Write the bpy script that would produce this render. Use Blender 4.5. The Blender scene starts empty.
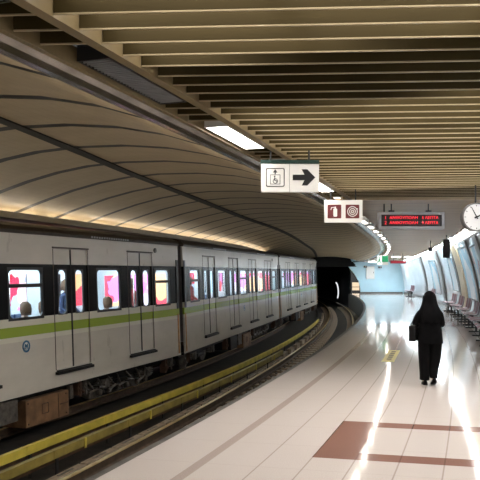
import bpy, bmesh, math, random
from mathutils import Vector, Matrix
random.seed(7)
PI = math.pi
C = bpy.context.scene.collection
# ------------------------------------------------------------------ station geometry
R = 200.0; TH = 0.37; CX = -190.115; CY = 72.323      # platform edge is an arc; o = metres right of the edge, s = metres along it

def P(o, s, z=0.0):
    a = s / R - TH
    return Vector((CX + (R + o) * math.cos(a), CY + (R + o) * math.sin(a), z))

def OS(x, y):
    return math.hypot(x - CX, y - CY) - R, (math.atan2(y - CY, x - CX) + TH) * R

def ang(s):                       # rotation that turns local +x to point along the platform
    return s / R - TH + PI / 2

def lerp_tab(t, tab):
    if t <= tab[0][0]: return tab[0][1]
    for (a, u), (b, v) in zip(tab, tab[1:]):
        if t <= b: 
            k = (t - a) / (b - a); return u + (v - u) * k
    return tab[-1][1]

def smooth_tab(t, tab):
    return (lerp_tab(t - 2.5, tab) + lerp_tab(t, tab) * 2 + lerp_tab(t + 2.5, tab)) / 4

def rim(s):  return smooth_tab(s, [(-20, .56), (24, .50), (29.5, .62), (38, 1.0), (47, 1.25), (55, 1.0), (62, .35)])
def drop(s): return smooth_tab(s, [(0, 0), (30, 0), (38, .13), (48, .33), (56, .62), (70, .75)])

# ------------------------------------------------------------------ materials
class NT:
    def __init__(s, name):
        s.m = bpy.data.materials.new(name); s.m.use_nodes = True
        s.n = s.m.node_tree.nodes; s.l = s.m.node_tree.links
        s.b = s.n['Principled BSDF']; s.out = s.n['Material Output']
    def node(s, t, **k):
        x = s.n.new(t)
        for a, v in k.items(): setattr(x, a, v)
        return x
    def put(s, sock, v):
        if hasattr(v, 'is_linked') or hasattr(v, 'links'): s.l.new(v, sock)
        else: sock.default_value = v
    def math(s, op, a, b=None, c=None, clamp=False):
        x = s.node('ShaderNodeMath', operation=op); x.use_clamp = clamp
        s.put(x.inputs[0], a)
        if b is not None: s.put(x.inputs[1], b)
        if c is not None: s.put(x.inputs[2], c)
        return x.outputs[0]
    def band(s, v, a, b):
        return s.math('MULTIPLY', s.math('GREATER_THAN', v, a), s.math('LESS_THAN', v, b))
    def mix(s, f, a, b):
        x = s.node('ShaderNodeMix', data_type='RGBA')
        s.put(x.inputs[0], f); s.put(x.inputs[6], a); s.put(x.inputs[7], b)
        return x.outputs[2]
    def noise(s, scale, detail=3, vec=None, rough=.5):
        x = s.node('ShaderNodeTexNoise'); x.inputs['Scale'].default_value = scale
        x.inputs['Detail'].default_value = detail; x.inputs['Roughness'].default_value = rough
        if vec is not None: s.l.new(vec, x.inputs['Vector'])
        return x.outputs[0]
    def coord(s, k='Object'):
        return s.node('ShaderNodeTexCoord').outputs[k]
    def xyz(s, v):
        x = s.node('ShaderNodeSeparateXYZ'); s.l.new(v, x.inputs[0]); return x.outputs
    def mapping(s, v, scale):
        x = s.node('ShaderNodeMapping'); s.l.new(v, x.inputs[0]); x.inputs['Scale'].default_value = scale
        return x.outputs[0]

def rgb(r, g, b): return (r, g, b, 1)

def simple(name, col, rough=.5, metal=0, var=.12, scale=6, spec=.5, coat=0, bump=0, stretch=None):
    t = NT(name)
    co = t.coord()
    if stretch: co = t.mapping(co, stretch)
    n = t.noise(scale, 4, co)
    k = t.node('ShaderNodeMapRange'); t.l.new(n, k.inputs[0]); k.inputs[1].default_value = .3; k.inputs[2].default_value = .7
    d = tuple(max(0, c * (1 - var)) for c in col[:3]) + (1,)
    u = tuple(min(1, c * (1 + var)) for c in col[:3]) + (1,)
    t.put(t.b.inputs['Base Color'], t.mix(k.outputs[0], d, u))
    t.b.inputs['Roughness'].default_value = rough; t.b.inputs['Metallic'].default_value = metal
    t.b.inputs['Specular IOR Level'].default_value = spec
    t.b.inputs['Coat Weight'].default_value = coat
    if bump:
        bn = t.node('ShaderNodeBump'); bn.inputs['Strength'].default_value = bump
        t.l.new(n, bn.inputs['Height']); t.l.new(bn.outputs[0], t.b.inputs['Normal'])
    return t.m

def glow(name, col, st, base=(.8, .8, .8, 1)):
    t = NT(name)
    t.b.inputs['Base Color'].default_value = base
    t.b.inputs['Emission Color'].default_value = col
    t.b.inputs['Emission Strength'].default_value = st
    return t.m

def glass_mat():
    t = NT('window_glass'); t.n.remove(t.b)
    tr = t.node('ShaderNodeBsdfTransparent'); tr.inputs[0].default_value = rgb(.9, .95, .96)
    g = t.node('ShaderNodeBsdfGlossy'); g.inputs['Roughness'].default_value = .04
    f = t.node('ShaderNodeLayerWeight'); f.inputs[0].default_value = .5
    mx = t.node('ShaderNodeMixShader'); t.l.new(t.math('ADD', .03, t.math('MULTIPLY', t.math('POWER', f.outputs[1], 4.0), .35)), mx.inputs[0]); t.l.new(tr.outputs[0], mx.inputs[1]); t.l.new(g.outputs[0], mx.inputs[2])
    t.l.new(mx.outputs[0], t.out.inputs[0]); return t.m

def floor_mat():
    t = NT('floor_tiles')
    u = t.xyz(t.coord('UV')); o = u[0]; s = u[1]
    v = t.math('SUBTRACT', s, t.math('MULTIPLY', t.math('SUBTRACT', o, 1.7), .10))
    # joints
    fr = t.math('FRACT', t.math('DIVIDE', t.math('ADD', o, -1.27 + 4.3), .43))
    j1 = t.math('MULTIPLY', t.band(fr, -1, .034), t.math('GREATER_THAN', o, 1.2))
    fr2 = t.math('FRACT', t.math('DIVIDE', t.math('ADD', v, 90.1), .905))
    j2 = t.math('MULTIPLY', t.band(fr2, -1, .009), .35)
    tex = t.mapping(t.coord(), (1, 1, 1))
    n1 = t.noise(90, 2, tex); n2 = t.noise(.8, 3, tex)
    # tile to tile tone
    cell = t.node('ShaderNodeTexWhiteNoise', noise_dimensions='2D')
    cb = t.node('ShaderNodeCombineXYZ')
    t.l.new(t.math('FLOOR', t.math('DIVIDE', t.math('ADD', o, -1.27 + 4.3), .43)), cb.inputs[0])
    t.l.new(t.math('FLOOR', t.math('DIVIDE', t.math('ADD', v, 90.1), .905)), cb.inputs[1])
    t.l.new(cb.outputs[0], cell.inputs[0])
    base = t.mix(n1, rgb(.50, .44, .41), rgb(.76, .70, .67))
    base = t.mix(t.math('MULTIPLY', cell.outputs[0], .16), base, rgb(.62, .55, .5))
    base = t.mix(t.math('MULTIPLY', n2, .25), base, rgb(.60, .52, .46))
    brown = t.mix(n1, rgb(.17, .085, .065), rgb(.36, .2, .16))
    paleb = t.mix(n1, rgb(.36, .285, .25), rgb(.56, .48, .44))
    wide = t.math('MULTIPLY', t.math('GREATER_THAN', o, 1.70), t.math('LESS_THAN', o, 4.3))
    b1 = t.math('MULTIPLY', wide, t.math('MAXIMUM', t.band(v, 8.10, 8.37), t.band(v, 9.62, 9.90)))
    b2 = t.math('MULTIPLY', t.band(o, 1.70, 2.13), t.band(v, 8.10, 9.90))
    bb = t.math('MAXIMUM', b1, b2)
    col = t.mix(t.band(o, .65, .76), base, paleb)
    col = t.mix(t.math('MULTIPLY', j1, .55), col, rgb(.28, .2, .17))
    col = t.mix(j2, col, rgb(.4, .32, .28))
    col = t.mix(bb, col, brown)
    col = t.mix(t.math('MULTIPLY', t.math('MULTIPLY', bb, j1), .5), col, rgb(.12, .06, .05))
    t.put(t.b.inputs['Base Color'], col)
    rg = t.math('ADD', .055, t.math('MULTIPLY', n2, .06))
    t.put(t.b.inputs['Roughness'], rg)
    bn = t.node('ShaderNodeBump'); bn.inputs['Strength'].default_value = .008; bn.inputs['Distance'].default_value = .02
    t.l.new(t.noise(3, 2, tex), bn.inputs['Height']); t.l.new(bn.outputs[0], t.b.inputs['Normal'])
    t.b.inputs['Specular IOR Level'].default_value = .42
    return t.m

def vault_mat():
    t = NT('vault_panels')
    u = t.xyz(t.coord('UV'))
    s = u[0]
    fr = t.math('FRACT', t.math('DIVIDE', t.math('ADD', s, 150 - 13.05), 1.5))
    j = t.math('LESS_THAN', fr, .12)
    n = t.noise(2.2, 5, t.mapping(t.coord('UV'), (1.2, .5, 1)), .6)
    fine = t.math('FRACT', t.math('MULTIPLY', u[1], 6.5))
    fl = t.math('MULTIPLY', t.math('LESS_THAN', fine, .08), .18)
    base = t.mix(n, rgb(.38, .30, .175), rgb(.60, .50, .325))
    base = t.mix(fl, base, rgb(.15, .11, .07))
    t.put(t.b.inputs['Base Color'], t.mix(j, base, rgb(.012, .01, .008)))
    t.b.inputs['Roughness'].default_value = .5
    return t.m

def lower_ceiling_mat():
    t = NT('ceiling_panels')
    u = t.xyz(t.coord('UV'))
    fr = t.math('FRACT', t.math('DIVIDE', t.math('ADD', u[1], 100.3), 1.5))
    j = t.math('LESS_THAN', fr, .03)
    n = t.noise(1.2, 5, t.mapping(t.coord('UV'), (.3, 1.6, 1)), .6)
    base = t.mix(n, rgb(.17, .105, .042), rgb(.36, .25, .12))
    t.put(t.b.inputs['Base Color'], t.mix(j, base, rgb(.06, .045, .03)))
    t.b.inputs['Roughness'].default_value = .42; t.b.inputs['Specular IOR Level'].default_value = .3
    return t.m

def paint_mat():
    t = NT('carriage_paint')
    z = t.xyz(t.coord())[2]
    # paint bands run at a fixed height above the rail on every panel of the carriage (all parts keep the carriage origin)
    n = t.noise(1.1, 5, t.mapping(t.coord(), (1, 1, 2.5)), .6)
    cream = t.mix(n, rgb(.56, .52, .45), rgb(.76, .71, .63))
    dirt = t.noise(5, 5, t.mapping(t.coord(), (.6, 1, .25)), .65)
    cream = t.mix(t.math('MULTIPLY', t.math('GREATER_THAN', dirt, .62), .25), cream, rgb(.3, .26, .21))
    c = t.mix(t.band(z, 1.05 + .58, 2.05), cream, rgb(.76, .74, .62))
    c = t.mix(t.band(z, 1.72, 1.90), c, rgb(.33, .44, .06))
    c = t.mix(t.band(z, 2.05, 3.03), c, rgb(.012, .012, .013))
    t.put(t.b.inputs['Base Color'], c)
    t.b.inputs['Roughness'].default_value = .24
    t.put(t.b.inputs['Specular IOR Level'], t.math('SUBTRACT', .55, t.math('MULTIPLY', t.band(z, 2.05, 3.03), .42)))
    return t.m

def advert_mat(name, cols, scale=2.0, emit=0, seed=0.0):
    t = NT(name)
    v = t.node('ShaderNodeTexVoronoi'); v.inputs['Scale'].default_value = scale
    mp = t.node('ShaderNodeMapping'); t.l.new(t.coord(), mp.inputs[0]); mp.inputs['Location'].default_value = (seed, seed * 2.3, seed * .7)
    nz = t.node('ShaderNodeTexNoise'); nz.inputs['Scale'].default_value = 2.5; t.l.new(mp.outputs[0], nz.inputs['Vector'])
    ad = t.node('ShaderNodeMix', data_type='RGBA'); ad.inputs[0].default_value = .35
    t.l.new(mp.outputs[0], ad.inputs[6]); t.l.new(nz.outputs['Color'], ad.inputs[7])
    t.l.new(ad.outputs[2], v.inputs['Vector'])
    cr = t.node('ShaderNodeValToRGB'); cr.color_ramp.interpolation = 'CONSTANT'
    sp = t.node('ShaderNodeSeparateColor'); t.l.new(v.outputs['Color'], sp.inputs[0]); t.l.new(sp.outputs[0], cr.inputs[0])
    el = cr.color_ramp.elements
    while len(el) < len(cols): el.new(.5)
    for i, c in enumerate(cols): el[i].position = i / len(cols); el[i].color = c
    t.l.new(cr.outputs[0], t.b.inputs['Base Color'])
    if emit:
        t.l.new(cr.outputs[0], t.b.inputs['Emission Color']); t.b.inputs['Emission Strength'].default_value = emit
    t.b.inputs['Roughness'].default_value = .25
    return t.m

LAMP = 2.7; EX = 6.1        # EX: strength unit of self-lit signs against the exposure
M = dict(
    floor=floor_mat(), vault=vault_mat(), lower=lower_ceiling_mat(), paint=paint_mat(), glass=glass_mat(),
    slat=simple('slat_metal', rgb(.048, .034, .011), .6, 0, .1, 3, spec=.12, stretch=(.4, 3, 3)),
    slat_edge=simple('lightened_lip_metal', rgb(.40, .32, .19), .35, .1, .05),
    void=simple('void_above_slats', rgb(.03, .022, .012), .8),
    beam=simple('ceiling_beam_metal', rgb(.21, .155, .075), .4, .1, .1),
    strip=simple('brushed_steel_strip', rgb(.20, .185, .165), .22, .75, .35, 2.5, stretch=(1, 1, .6)),
    joint=simple('black_joint', rgb(.012, .01, .008), .6),
    black=simple('black_metal', rgb(.015, .015, .016), .4),
    rubber=simple('black_rubber', rgb(.01, .01, .01), .7),
    roof=simple('brown_grey_roof', rgb(.05, .036, .025), .45, .2, .3, 3),
    under=simple('dirty_underframe', rgb(.014, .012, .011), .6, .3, .5, 5),
    under_grey=simple('worn_grey_metal', rgb(.16, .14, .12), .5, .5, .5, 9),
    rust=simple('brown_equipment_cover', rgb(.23, .125, .06), .55, 0, .35, 5),
    rustdark=simple('dark_rust', rgb(.09, .045, .025), .6, 0, .3, 9),
    white=simple('white_enamel', rgb(.78, .78, .76), .3, 0, .03),
    signwhite=simple('sign_face_white', rgb(.82, .81, .78), .35, 0, .02),
    signgreen=simple('sign_dark_green', rgb(.008, .035, .028), .4, 0, .1),
    signblack=simple('sign_black', rgb(.01, .01, .011), .4),
    maroon=simple('sign_maroon', rgb(.14, .022, .025), .4, 0, .15),
    grey=simple('grey_metal', rgb(.4, .41, .42), .35, .4, .08),
    steel=simple('steel', rgb(.55, .55, .55), .25, .9, .1),
    railtop=simple('worn_rail_head', rgb(.62, .44, .19), .3, .7, .15, 4),
    railside=simple('rusty_rail_web', rgb(.07, .045, .028), .7, .2, .3, 8),
    yellow=simple('yellow_cover_board', rgb(.58, .46, .07), .45, 0, .22, 3),
    olive=simple('dull_yellow_board', rgb(.25, .19, .04), .55, 0, .35, 3),
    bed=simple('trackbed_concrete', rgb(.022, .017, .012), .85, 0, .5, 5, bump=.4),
    sleeper=simple('sleeper_concrete', rgb(.30, .23, .17), .8, 0, .35, 6, bump=.2),
    slab=simple('slab_concrete', rgb(.30, .235, .17), .8, 0, .3, 6),
    edge=simple('platform_side_concrete', rgb(.09, .08, .07), .8, 0, .3),
    panelw=simple('white_enamel_panel', rgb(.74, .78, .83), .14, 0, .06, 1, coat=.4),
    panelb=simple('pale_blue_enamel_panel', rgb(.50, .68, .84), .14, 0, .12, 1.2, coat=.4),
    pilaster=simple('beige_pilaster', rgb(.60, .50, .33), .35, 0, .08),
    rib=simple('dark_grey_rib', rgb(.13, .125, .12), .35, .3, .2),
    endwall=simple('end_wall_blue_white', rgb(.50, .74, .86), .3, 0, .1, .6),
    dark=simple('tunnel_black', rgb(.006, .006, .006), .9),
    leftwall=simple('grey_left_wall', rgb(.42, .45, .48), .5, 0, .1),
    lamp=glow('fluorescent_diffuser', rgb(1, .93, .84), LAMP),
    cove=glow('wall_top_tube', rgb(1, .97, .94), 2.3),
    down=glow('added_panel_glow', rgb(1, .95, .88), .92),
    down2=glow('dim_added_panel_glow', rgb(1, .95, .88), .30),
    bright=glow('far_panel_diffuser', rgb(.86, .95, 1), 6.0),
    up=glow('cove_tube', rgb(.95, .98, 1), 14.0),
    warm=glow('ledge_tube', rgb(1, .91, .78), 4.0),
    inlamp=glow('carriage_lamp', rgb(.80, .92, 1), 4.5),
    tlamp=glow('tunnel_lamp', rgb(.95, .97, 1), 1.0 / EX),
    tlamp2=glow('tunnel_sign_lamp', rgb(1, .75, .5), 1.0 / EX),
    led=glow('red_led', rgb(1, .03, .05), 1.9 / EX, rgb(.2, .01, .01)),
    ledred=glow('red_display_face', rgb(.55, .02, .05), .5 / EX, rgb(.3, .02, .03)),
    exitg=glow('exit_green', rgb(.01, .45, .18), .4 / EX, rgb(.01, .18, .07)),
    exitw=glow('exit_white', rgb(.85, 1, .92), 1.0 / EX),
    clockface=glow('clock_face', rgb(1, 1, 1), .15 / EX, rgb(.6, .6, .6)),
    cloth=simple('black_cloth', rgb(.004, .004, .0045), .95, 0, .3, 12, .08),
    cloth2=simple('black_trouser_cloth', rgb(.005, .005, .0055), .95, 0, .3, 12, .08),
    leather=simple('black_leather', rgb(.006, .006, .007), .5, 0, .3, 12, .2),
    skin=simple('skin', rgb(.42, .26, .19), .5, 0, .08),
    seatred=simple('dull_red_seat', rgb(.16, .03, .045), .5, 0, .15),
    seatpink=simple('grey_pink_seat', rgb(.20, .15, .17), .5, 0, .15),
    seatblue=simple('blue_grey_seat_cloth', rgb(.06, .10, .19), .8, 0, .3),
    stickery=simple('yellow_floor_marking', rgb(.80, .66, .12), .35, 0, .12),
    blue=simple('logo_blue', rgb(.02, .12, .24), .3, 0, .1),
    intw=simple('carriage_lining', rgb(.62, .68, .72), .4, 0, .05),
    orange=simple('orange_brown_edge', rgb(.42, .20, .05), .5, 0, .4, 8),
    hair=simple('brown_hair', rgb(.16, .09, .05), .7),
    top1=simple('mustard_jacket', rgb(.42, .42, .06), .8), top2=simple('navy_coat', rgb(.03, .05, .12), .8),
    top3=simple('red_jumper', rgb(.42, .06, .06), .8), top4=simple('grey_coat', rgb(.2, .2, .22), .8),
    cabinet=simple('pale_cabinet', rgb(.66, .68, .66), .4),
)
M['ad_pink'] = advert_mat('magenta_advert', [rgb(.85, .28, .62), rgb(.75, .05, .09), rgb(.80, .72, .85), rgb(.62, .2, .55), rgb(.9, .5, .25), rgb(.7, .06, .1)], 2.6, .30, 3.1)
M['ad_red'] = advert_mat('red_advert', [rgb(.75, .04, .06), rgb(.86, .70, .75), rgb(.62, .04, .1), rgb(.85, .25, .5), rgb(.4, .5, .7)], 3.1, .28, 1.3)
M['ad_blue'] = advert_mat('pale_blue_advert', [rgb(.45, .68, .85), rgb(.8, .87, .92), rgb(.30, .50, .70), rgb(.85, .9, .95), rgb(.6, .75, .85)], 2.0, .30, 7.7)
M['wp1'] = advert_mat('pale_blue_poster', [rgb(.45, .68, .85), rgb(.80, .84, .88), rgb(.35, .55, .75), rgb(.74, .80, .86)], 1.2, 0, 2.2)
M['wp2'] = advert_mat('blue_pink_poster', [rgb(.40, .60, .80), rgb(.55, .38, .40), rgb(.72, .78, .84), rgb(.25, .35, .50), rgb(.78, .78, .8)], 1.6, 0, 5.9)
M['wp3'] = advert_mat('grey_blue_poster', [rgb(.25, .33, .48), rgb(.6, .7, .82), rgb(.15, .18, .28), rgb(.78, .80, .84), rgb(.5, .45, .5)], 1.5, 0, 9.4)

# ------------------------------------------------------------------ mesh builder
class MB:
    def __init__(s): s.v = []; s.f = []; s.mi = []; s.uv = {}; s.mats = []
    def slot(s, m):
        if m not in s.mats: s.mats.append(m)
        return s.mats.index(m)
    def face(s, idx, m=0, uv=None):
        s.f.append(tuple(idx)); s.mi.append(m)
        if uv: s.uv[len(s.f) - 1] = uv
    def box(s, x0, x1, y0, y1, z0, z1, m=0, T=None):
        b = len(s.v)
        for z in (z0, z1):
            for (x, y) in ((x0, y0), (x1, y0), (x1, y1), (x0, y1)):
                p = Vector((x, y, z)); s.v.append(T @ p if T else p)
        for q in ((0, 3, 2, 1), (4, 5, 6, 7), (0, 1, 5, 4), (1, 2, 6, 5), (2, 3, 7, 6), (3, 0, 4, 7)):
            s.face([b + i for i in q], m)
        return s
    def tube(s, a, b, r, n=12, r2=None, m=0, cap=True):
        a = Vector(a); b = Vector(b); d = (b - a).normalized()
        up = Vector((0, 0, 1)) if abs(d.z) < .95 else Vector((1, 0, 0))
        u = d.cross(up).normalized(); w = d.cross(u).normalized(); r2 = r if r2 is None else r2
        k = len(s.v)
        for (c, rr) in ((a, r), (b, r2)):
            for i in range(n):
                t = 2 * PI * i / n; s.v.append(c + u * math.cos(t) * rr + w * math.sin(t) * rr)
        for i in range(n):
            j = (i + 1) % n; s.face((k + i, k + j, k + n + j, k + n + i), m)
        if cap:
            s.face([k + i for i in range(n)][::-1], m); s.face([k + n + i for i in range(n)], m)
        return s
    def poly(s, pts, t0, t1, axis='y', m=0):
        """extrude a closed 2D outline (x,z) from y=t0 to y=t1"""
        k = len(s.v); n = len(pts)
        for t in (t0, t1):
            for (x, z) in pts: s.v.append(Vector((x, t, z)))
        s.face([k + i for i in range(n)], m); s.face([k + n + i for i in range(n)][::-1], m)
        for i in range(n):
            j = (i + 1) % n; s.face((k + i, k + n + i, k + n + j, k + j), m)
        return s
    def loft(s, rings, n=24, m=0, cap=True):
        k = len(s.v)
        for (cx, cy, z, rx, ry) in rings:
            for i in range(n):
                t = 2 * PI * i / n; s.v.append(Vector((cx + rx * math.cos(t), cy + ry * math.sin(t), z)))
        for q in range(len(rings) - 1):
            for i in range(n):
                j = (i + 1) % n; s.face((k + q * n + i, k + q * n + j, k + (q + 1) * n + j, k + (q + 1) * n + i), m)
        if cap:
            s.face([k + i for i in range(n)][::-1], m); s.face([k + (len(rings) - 1) * n + i for i in range(n)], m)
        return s
    def build(s, name, mats, parent=None, origin=None, smooth=False, bevel=0):
        me = bpy.data.meshes.new(name)
        o = Vector(origin) if origin is not None else Vector((0, 0, 0))
        me.from_pydata([tuple(Vector(p) - o) for p in s.v], [], s.f)
        if not isinstance(mats, (list, tuple)): mats = [mats]
        for m in mats: me.materials.append(m)
        for p, mi in zip(me.polygons, s.mi): p.material_index = mi; p.use_smooth = smooth
        if s.uv:
            ul = me.uv_layers.new(name='UVMap')
            for fi, uvs in s.uv.items():
                p = me.polygons[fi]
                for li, q in zip(p.loop_indices, uvs): ul.data[li].uv = q
        bm = bmesh.new(); bm.from_mesh(me); bmesh.ops.recalc_face_normals(bm, faces=bm.faces); bm.to_mesh(me); bm.free()
        ob = bpy.data.objects.new(name, me); C.objects.link(ob)
        if parent: ob.parent = parent
        if origin is not None: ob.location = o
        if bevel:
            b = ob.modifiers.new('bevel', 'BEVEL'); b.width = bevel; b.segments = 2; b.limit_method = 'ANGLE'
        return ob

def sweep(prof, s0, s1, ds=.8, closed=True, uvm='so', caps=True):
    """prof: function s -> list of (o, z); follows the curved platform. uv = (s, running length) or (o, s)"""
    mb = MB(); n = max(1, int(round((s1 - s0) / ds))); rows = []
    for i in range(n + 1):
        s = s0 + (s1 - s0) * i / n; pr = prof(s) if callable(prof) else prof
        k = len(mb.v); L = 0; row = []
        for j, (o, z) in enumerate(pr):
            if j: L += math.hypot(o - pr[j - 1][0], z - pr[j - 1][1])
            mb.v.append(P(o, s, z)); row.append((k + j, (s, L) if uvm == 'so' else (o, s)))
        rows.append(row)
    m = len(rows[0])
    for a, b in zip(rows, rows[1:]):
        for j in range(m if closed else m - 1):
            q = (j + 1) % m
            mb.face((a[j][0], a[q][0], b[q][0], b[j][0]), 0, (a[j][1], a[q][1], b[q][1], b[j][1]))
    if closed and caps:
        mb.face([r[0] for r in rows[0]]); mb.face([r[0] for r in rows[-1]][::-1])
    return mb

def rect(o0, o1, z0, z1): return [(o0, z0), (o1, z0), (o1, z1), (o0, z1)]

def tag(o, label=None, cat=None, group=None, kind=None):
    if label: o['label'] = label
    if cat: o['category'] = cat
    if group: o['group'] = group
    if kind: o['kind'] = kind
    return o

def empty(name, loc, rz=0, label=None, cat=None, group=None):
    e = bpy.data.objects.new(name, None); C.objects.link(e); e.empty_display_size = .1
    e.location = loc; e.rotation_euler = (0, 0, rz)
    return tag(e, label, cat, group)

def struct(o): o['kind'] = 'structure'; return o

def copy_tree(o, parent=None):
    c = o.copy(); C.objects.link(c); c.parent = parent
    for ch in list(o.children): copy_tree(ch, c)
    return c

def rr(cx, cz, w, h, r, n=5):
    """rounded rectangle outline, counter clockwise in (x,z)"""
    pts = []
    for (sx, sz, a0) in ((1, -1, -PI / 2), (1, 1, 0), (-1, 1, PI / 2), (-1, -1, PI)):
        ox = cx + sx * (w / 2 - r); oz = cz + sz * (h / 2 - r)
        for i in range(n + 1):
            a = a0 + (PI / 2) * i / n; pts.append((ox + r * math.cos(a), oz + r * math.sin(a)))
    return pts

def ring(mb, outer, inner, y0, y1, m=0):
    """frame between two outlines having the same point count, front at y0, back at y1"""
    k = len(mb.v); n = len(outer)
    for y in (y0, y1):
        for (x, z) in outer: mb.v.append(Vector((x, y, z)))
        for (x, z) in inner: mb.v.append(Vector((x, y, z)))
    for i in range(n):
        j = (i + 1) % n
        mb.face((k + i, k + j, k + n + j, k + n + i), m)
        mb.face((k + 2 * n + i, k + 3 * n + i, k + 3 * n + j, k + 2 * n + j), m)
        mb.face((k + n + i, k + n + j, k + 3 * n + j, k + 3 * n + i), m)
        mb.face((k + i, k + 2 * n + i, k + 2 * n + j, k + j), m)
    return mb

def text(body, size, mat, name, parent, loc, rot, align='CENTER', extrude=.002, xs=1):
    cu = bpy.data.curves.new(name, 'FONT'); cu.body = body; cu.size = size; cu.align_x = align; cu.align_y = 'CENTER'; cu.extrude = extrude
    to = bpy.data.objects.new(name, cu); C.objects.link(to)
    dg = bpy.context.evaluated_depsgraph_get()
    me = bpy.data.meshes.new_from_object(to.evaluated_get(dg)); me.name = name
    bpy.data.objects.remove(to); me.materials.clear(); me.materials.append(mat)
    ob = bpy.data.objects.new(name, me); C.objects.link(ob); ob.parent = parent; ob.location = loc; ob.rotation_euler = rot; ob.scale = (xs, 1, 1)
    return ob

S0, S1 = -12.0, 61.0
WB, WT, WZ = 4.6, 4.0, 3.1                  # right wall: base offset, top offset, top height
ZC = 3.4
# ------------------------------------------------------------------ floor and track pit
def floor_prof(s): return [(0, 0), (.35, 0), (1.2, 0), (2.4, 0), (3.6, 0), (5.2, 0), (5.2, -.2), (.0, -.2)]
struct(sweep(floor_prof, S0, S1 + .3, .8, True, 'os').build('floor', M['floor']))
struct(sweep(rect(-.12, -.001, -1.3, -.02), S0, S1 + .3).build('trim_1', M['edge']))       # platform side
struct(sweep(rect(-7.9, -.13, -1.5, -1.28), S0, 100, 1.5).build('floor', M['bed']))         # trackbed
# ------------------------------------------------------------------ right wall with curved panels
def wall_o(z, off=0):
    t = z / WZ
    return WB - (WB - WT) * (t ** 1.9) + off
zs = [0, .3, .6, .9, 1.2, 1.5, 1.8, 2.1, 2.4, 2.7, 2.95, WZ]
struct(sweep([(wall_o(z), z) for z in zs] + [(wall_o(z, .12), z) for z in reversed(zs)], S0, S1 - .05, .8).build('wall_right', M['panelw']))
struct(sweep(lambda s: rect(4.95, 5.05, WZ - .3, ZC + .14 - drop(s)), S0, S1 - .05).build('wall_right', M['panelw']))
struct(sweep(rect(wall_o(.05) - .03, wall_o(.05) - .002, .0, .14), S0, S1 - .1).build('baseboard_right', M['rib']))
struct(sweep(lambda s: rect(WT - .05, WT + .03, WZ + .003, WZ + .07), 14, S1 - .1).build('trim_2', M['black']))

def wall_patch(sa, sb, z0, z1, t, m, name, inner=.004):
    """a curved panel lying on the wall between sa and sb"""
    zz = [z0 + (z1 - z0) * i / 10 for i in range(11)]
    mb = sweep([(wall_o(z, -inner - t), z) for z in zz] + [(wall_o(z, -inner), z) for z in reversed(zz)], sa, sb, .5)
    c = P(wall_o(z0), (sa + sb) / 2, z0)
    return mb.build(name, m, None, c)
# pixels measured on the photo -> arc position where the wall is seen
def s_at(px, o, lo=-2):
    best = None; s = lo
    while s < 70:
        p = P(o, s)
        if p.y > 1:
            d = abs(240 + 690 * p.x / p.y - px)
            if best is None or d < best[0]: best = (d, s)
        s += .05
    return best[1]
pilasters = [(24.6, 1.0, 'rib'), (28.6, .5, 'rib'), (33.0, 1.9, 'pilaster'), (35.1, .5, 'rib'), (41.5, .9, 'rib'), (49.5, .9, 'rib'), (20.0, .6, 'rib'), (15.0, .6, 'rib'), (9, .6, 'rib')]
ptxt = {0: 'dark grey curved wall rib between the blue and the grey-blue poster', 1: 'narrow dark grey wall rib between the pale and the blue-pink poster', 2: 'wide beige pilaster on the curved right wall',
        3: 'narrow dark rib at the far side of the beige pilaster', 4: 'dark curved wall rib far along the platform beyond the beige pilaster', 5: 'farthest dark curved rib of the right wall near the end wall',
        6: 'dark wall rib behind the nearest benches', 7: 'dark wall rib nearest the camera beside the clock', 8: 'dark wall rib beside the camera'}
for i, (s, w, m) in enumerate(pilasters):
    if s < 18: continue
    o = wall_patch(s, s + w, .15, WZ - .02, .07, M[m], 'wall_pilaster' if m == 'pilaster' else 'wall_rib')
    tag(o, ptxt[i], 'wall rib', 'ribs of the right wall')
posters = [(20.9, 24.2, .95, 2.75, 'wp3', 'large grey-blue poster on the right wall behind the nearest benches'),
           (25.8, 28.3, .8, 2.85, 'wp2', 'large blue and pink poster on the right wall between two dark ribs'),
           (29.3, 32.7, .7, 2.9, 'wp1', 'large pale blue poster beside the beige pilaster'),
           (36.0, 38.2, .9, 2.6, 'wp1', 'pale blue poster just beyond the beige pilaster'),
           (43.6, 46.6, .5, 2.6, 'wp1', 'pale blue poster far along the right wall'),
           (15.8, 19.6, .9, 2.75, 'wp1', 'pale poster on the right wall at the edge of the view')]
for (a, b, z0, z1, m, l) in posters:
    c = P(wall_o(z0), (a + b) / 2, z0)
    e = empty('wall_poster', c, 0, l, 'poster', 'posters on the right wall')
    q = wall_patch(a + .06, b - .06, z0 + .06, z1 - .06, .03, M[m], 'printed_sheet'); q.parent = e; q.location = q.location - c
    zz = [z0 + (z1 - z0) * i / 10 for i in range(11)]
    fr = MB()
    for (sa, sb) in ((a, a + .06), (b - .06, b)):
        x = sweep([(wall_o(z, -.05), z) for z in zz] + [(wall_o(z, -.004), z) for z in reversed(zz)], sa, sb, .5)
        k = len(fr.v); fr.v += x.v; [fr.face([k + i for i in f]) for f in x.f]
    for (za, zb) in ((z0, z0 + .06), (z1 - .06, z1)):
        x = sweep([(wall_o(za, -.05), za), (wall_o(zb, -.05), zb), (wall_o(zb, -.004), zb), (wall_o(za, -.004), za)], a + .06, b - .06, .5)
        k = len(fr.v); fr.v += x.v; [fr.face([k + i for i in f]) for f in x.f]
    f_ = fr.build('frame', M['steel'], None, c); f_.parent = e; f_.location = (0, 0, 0)

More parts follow.
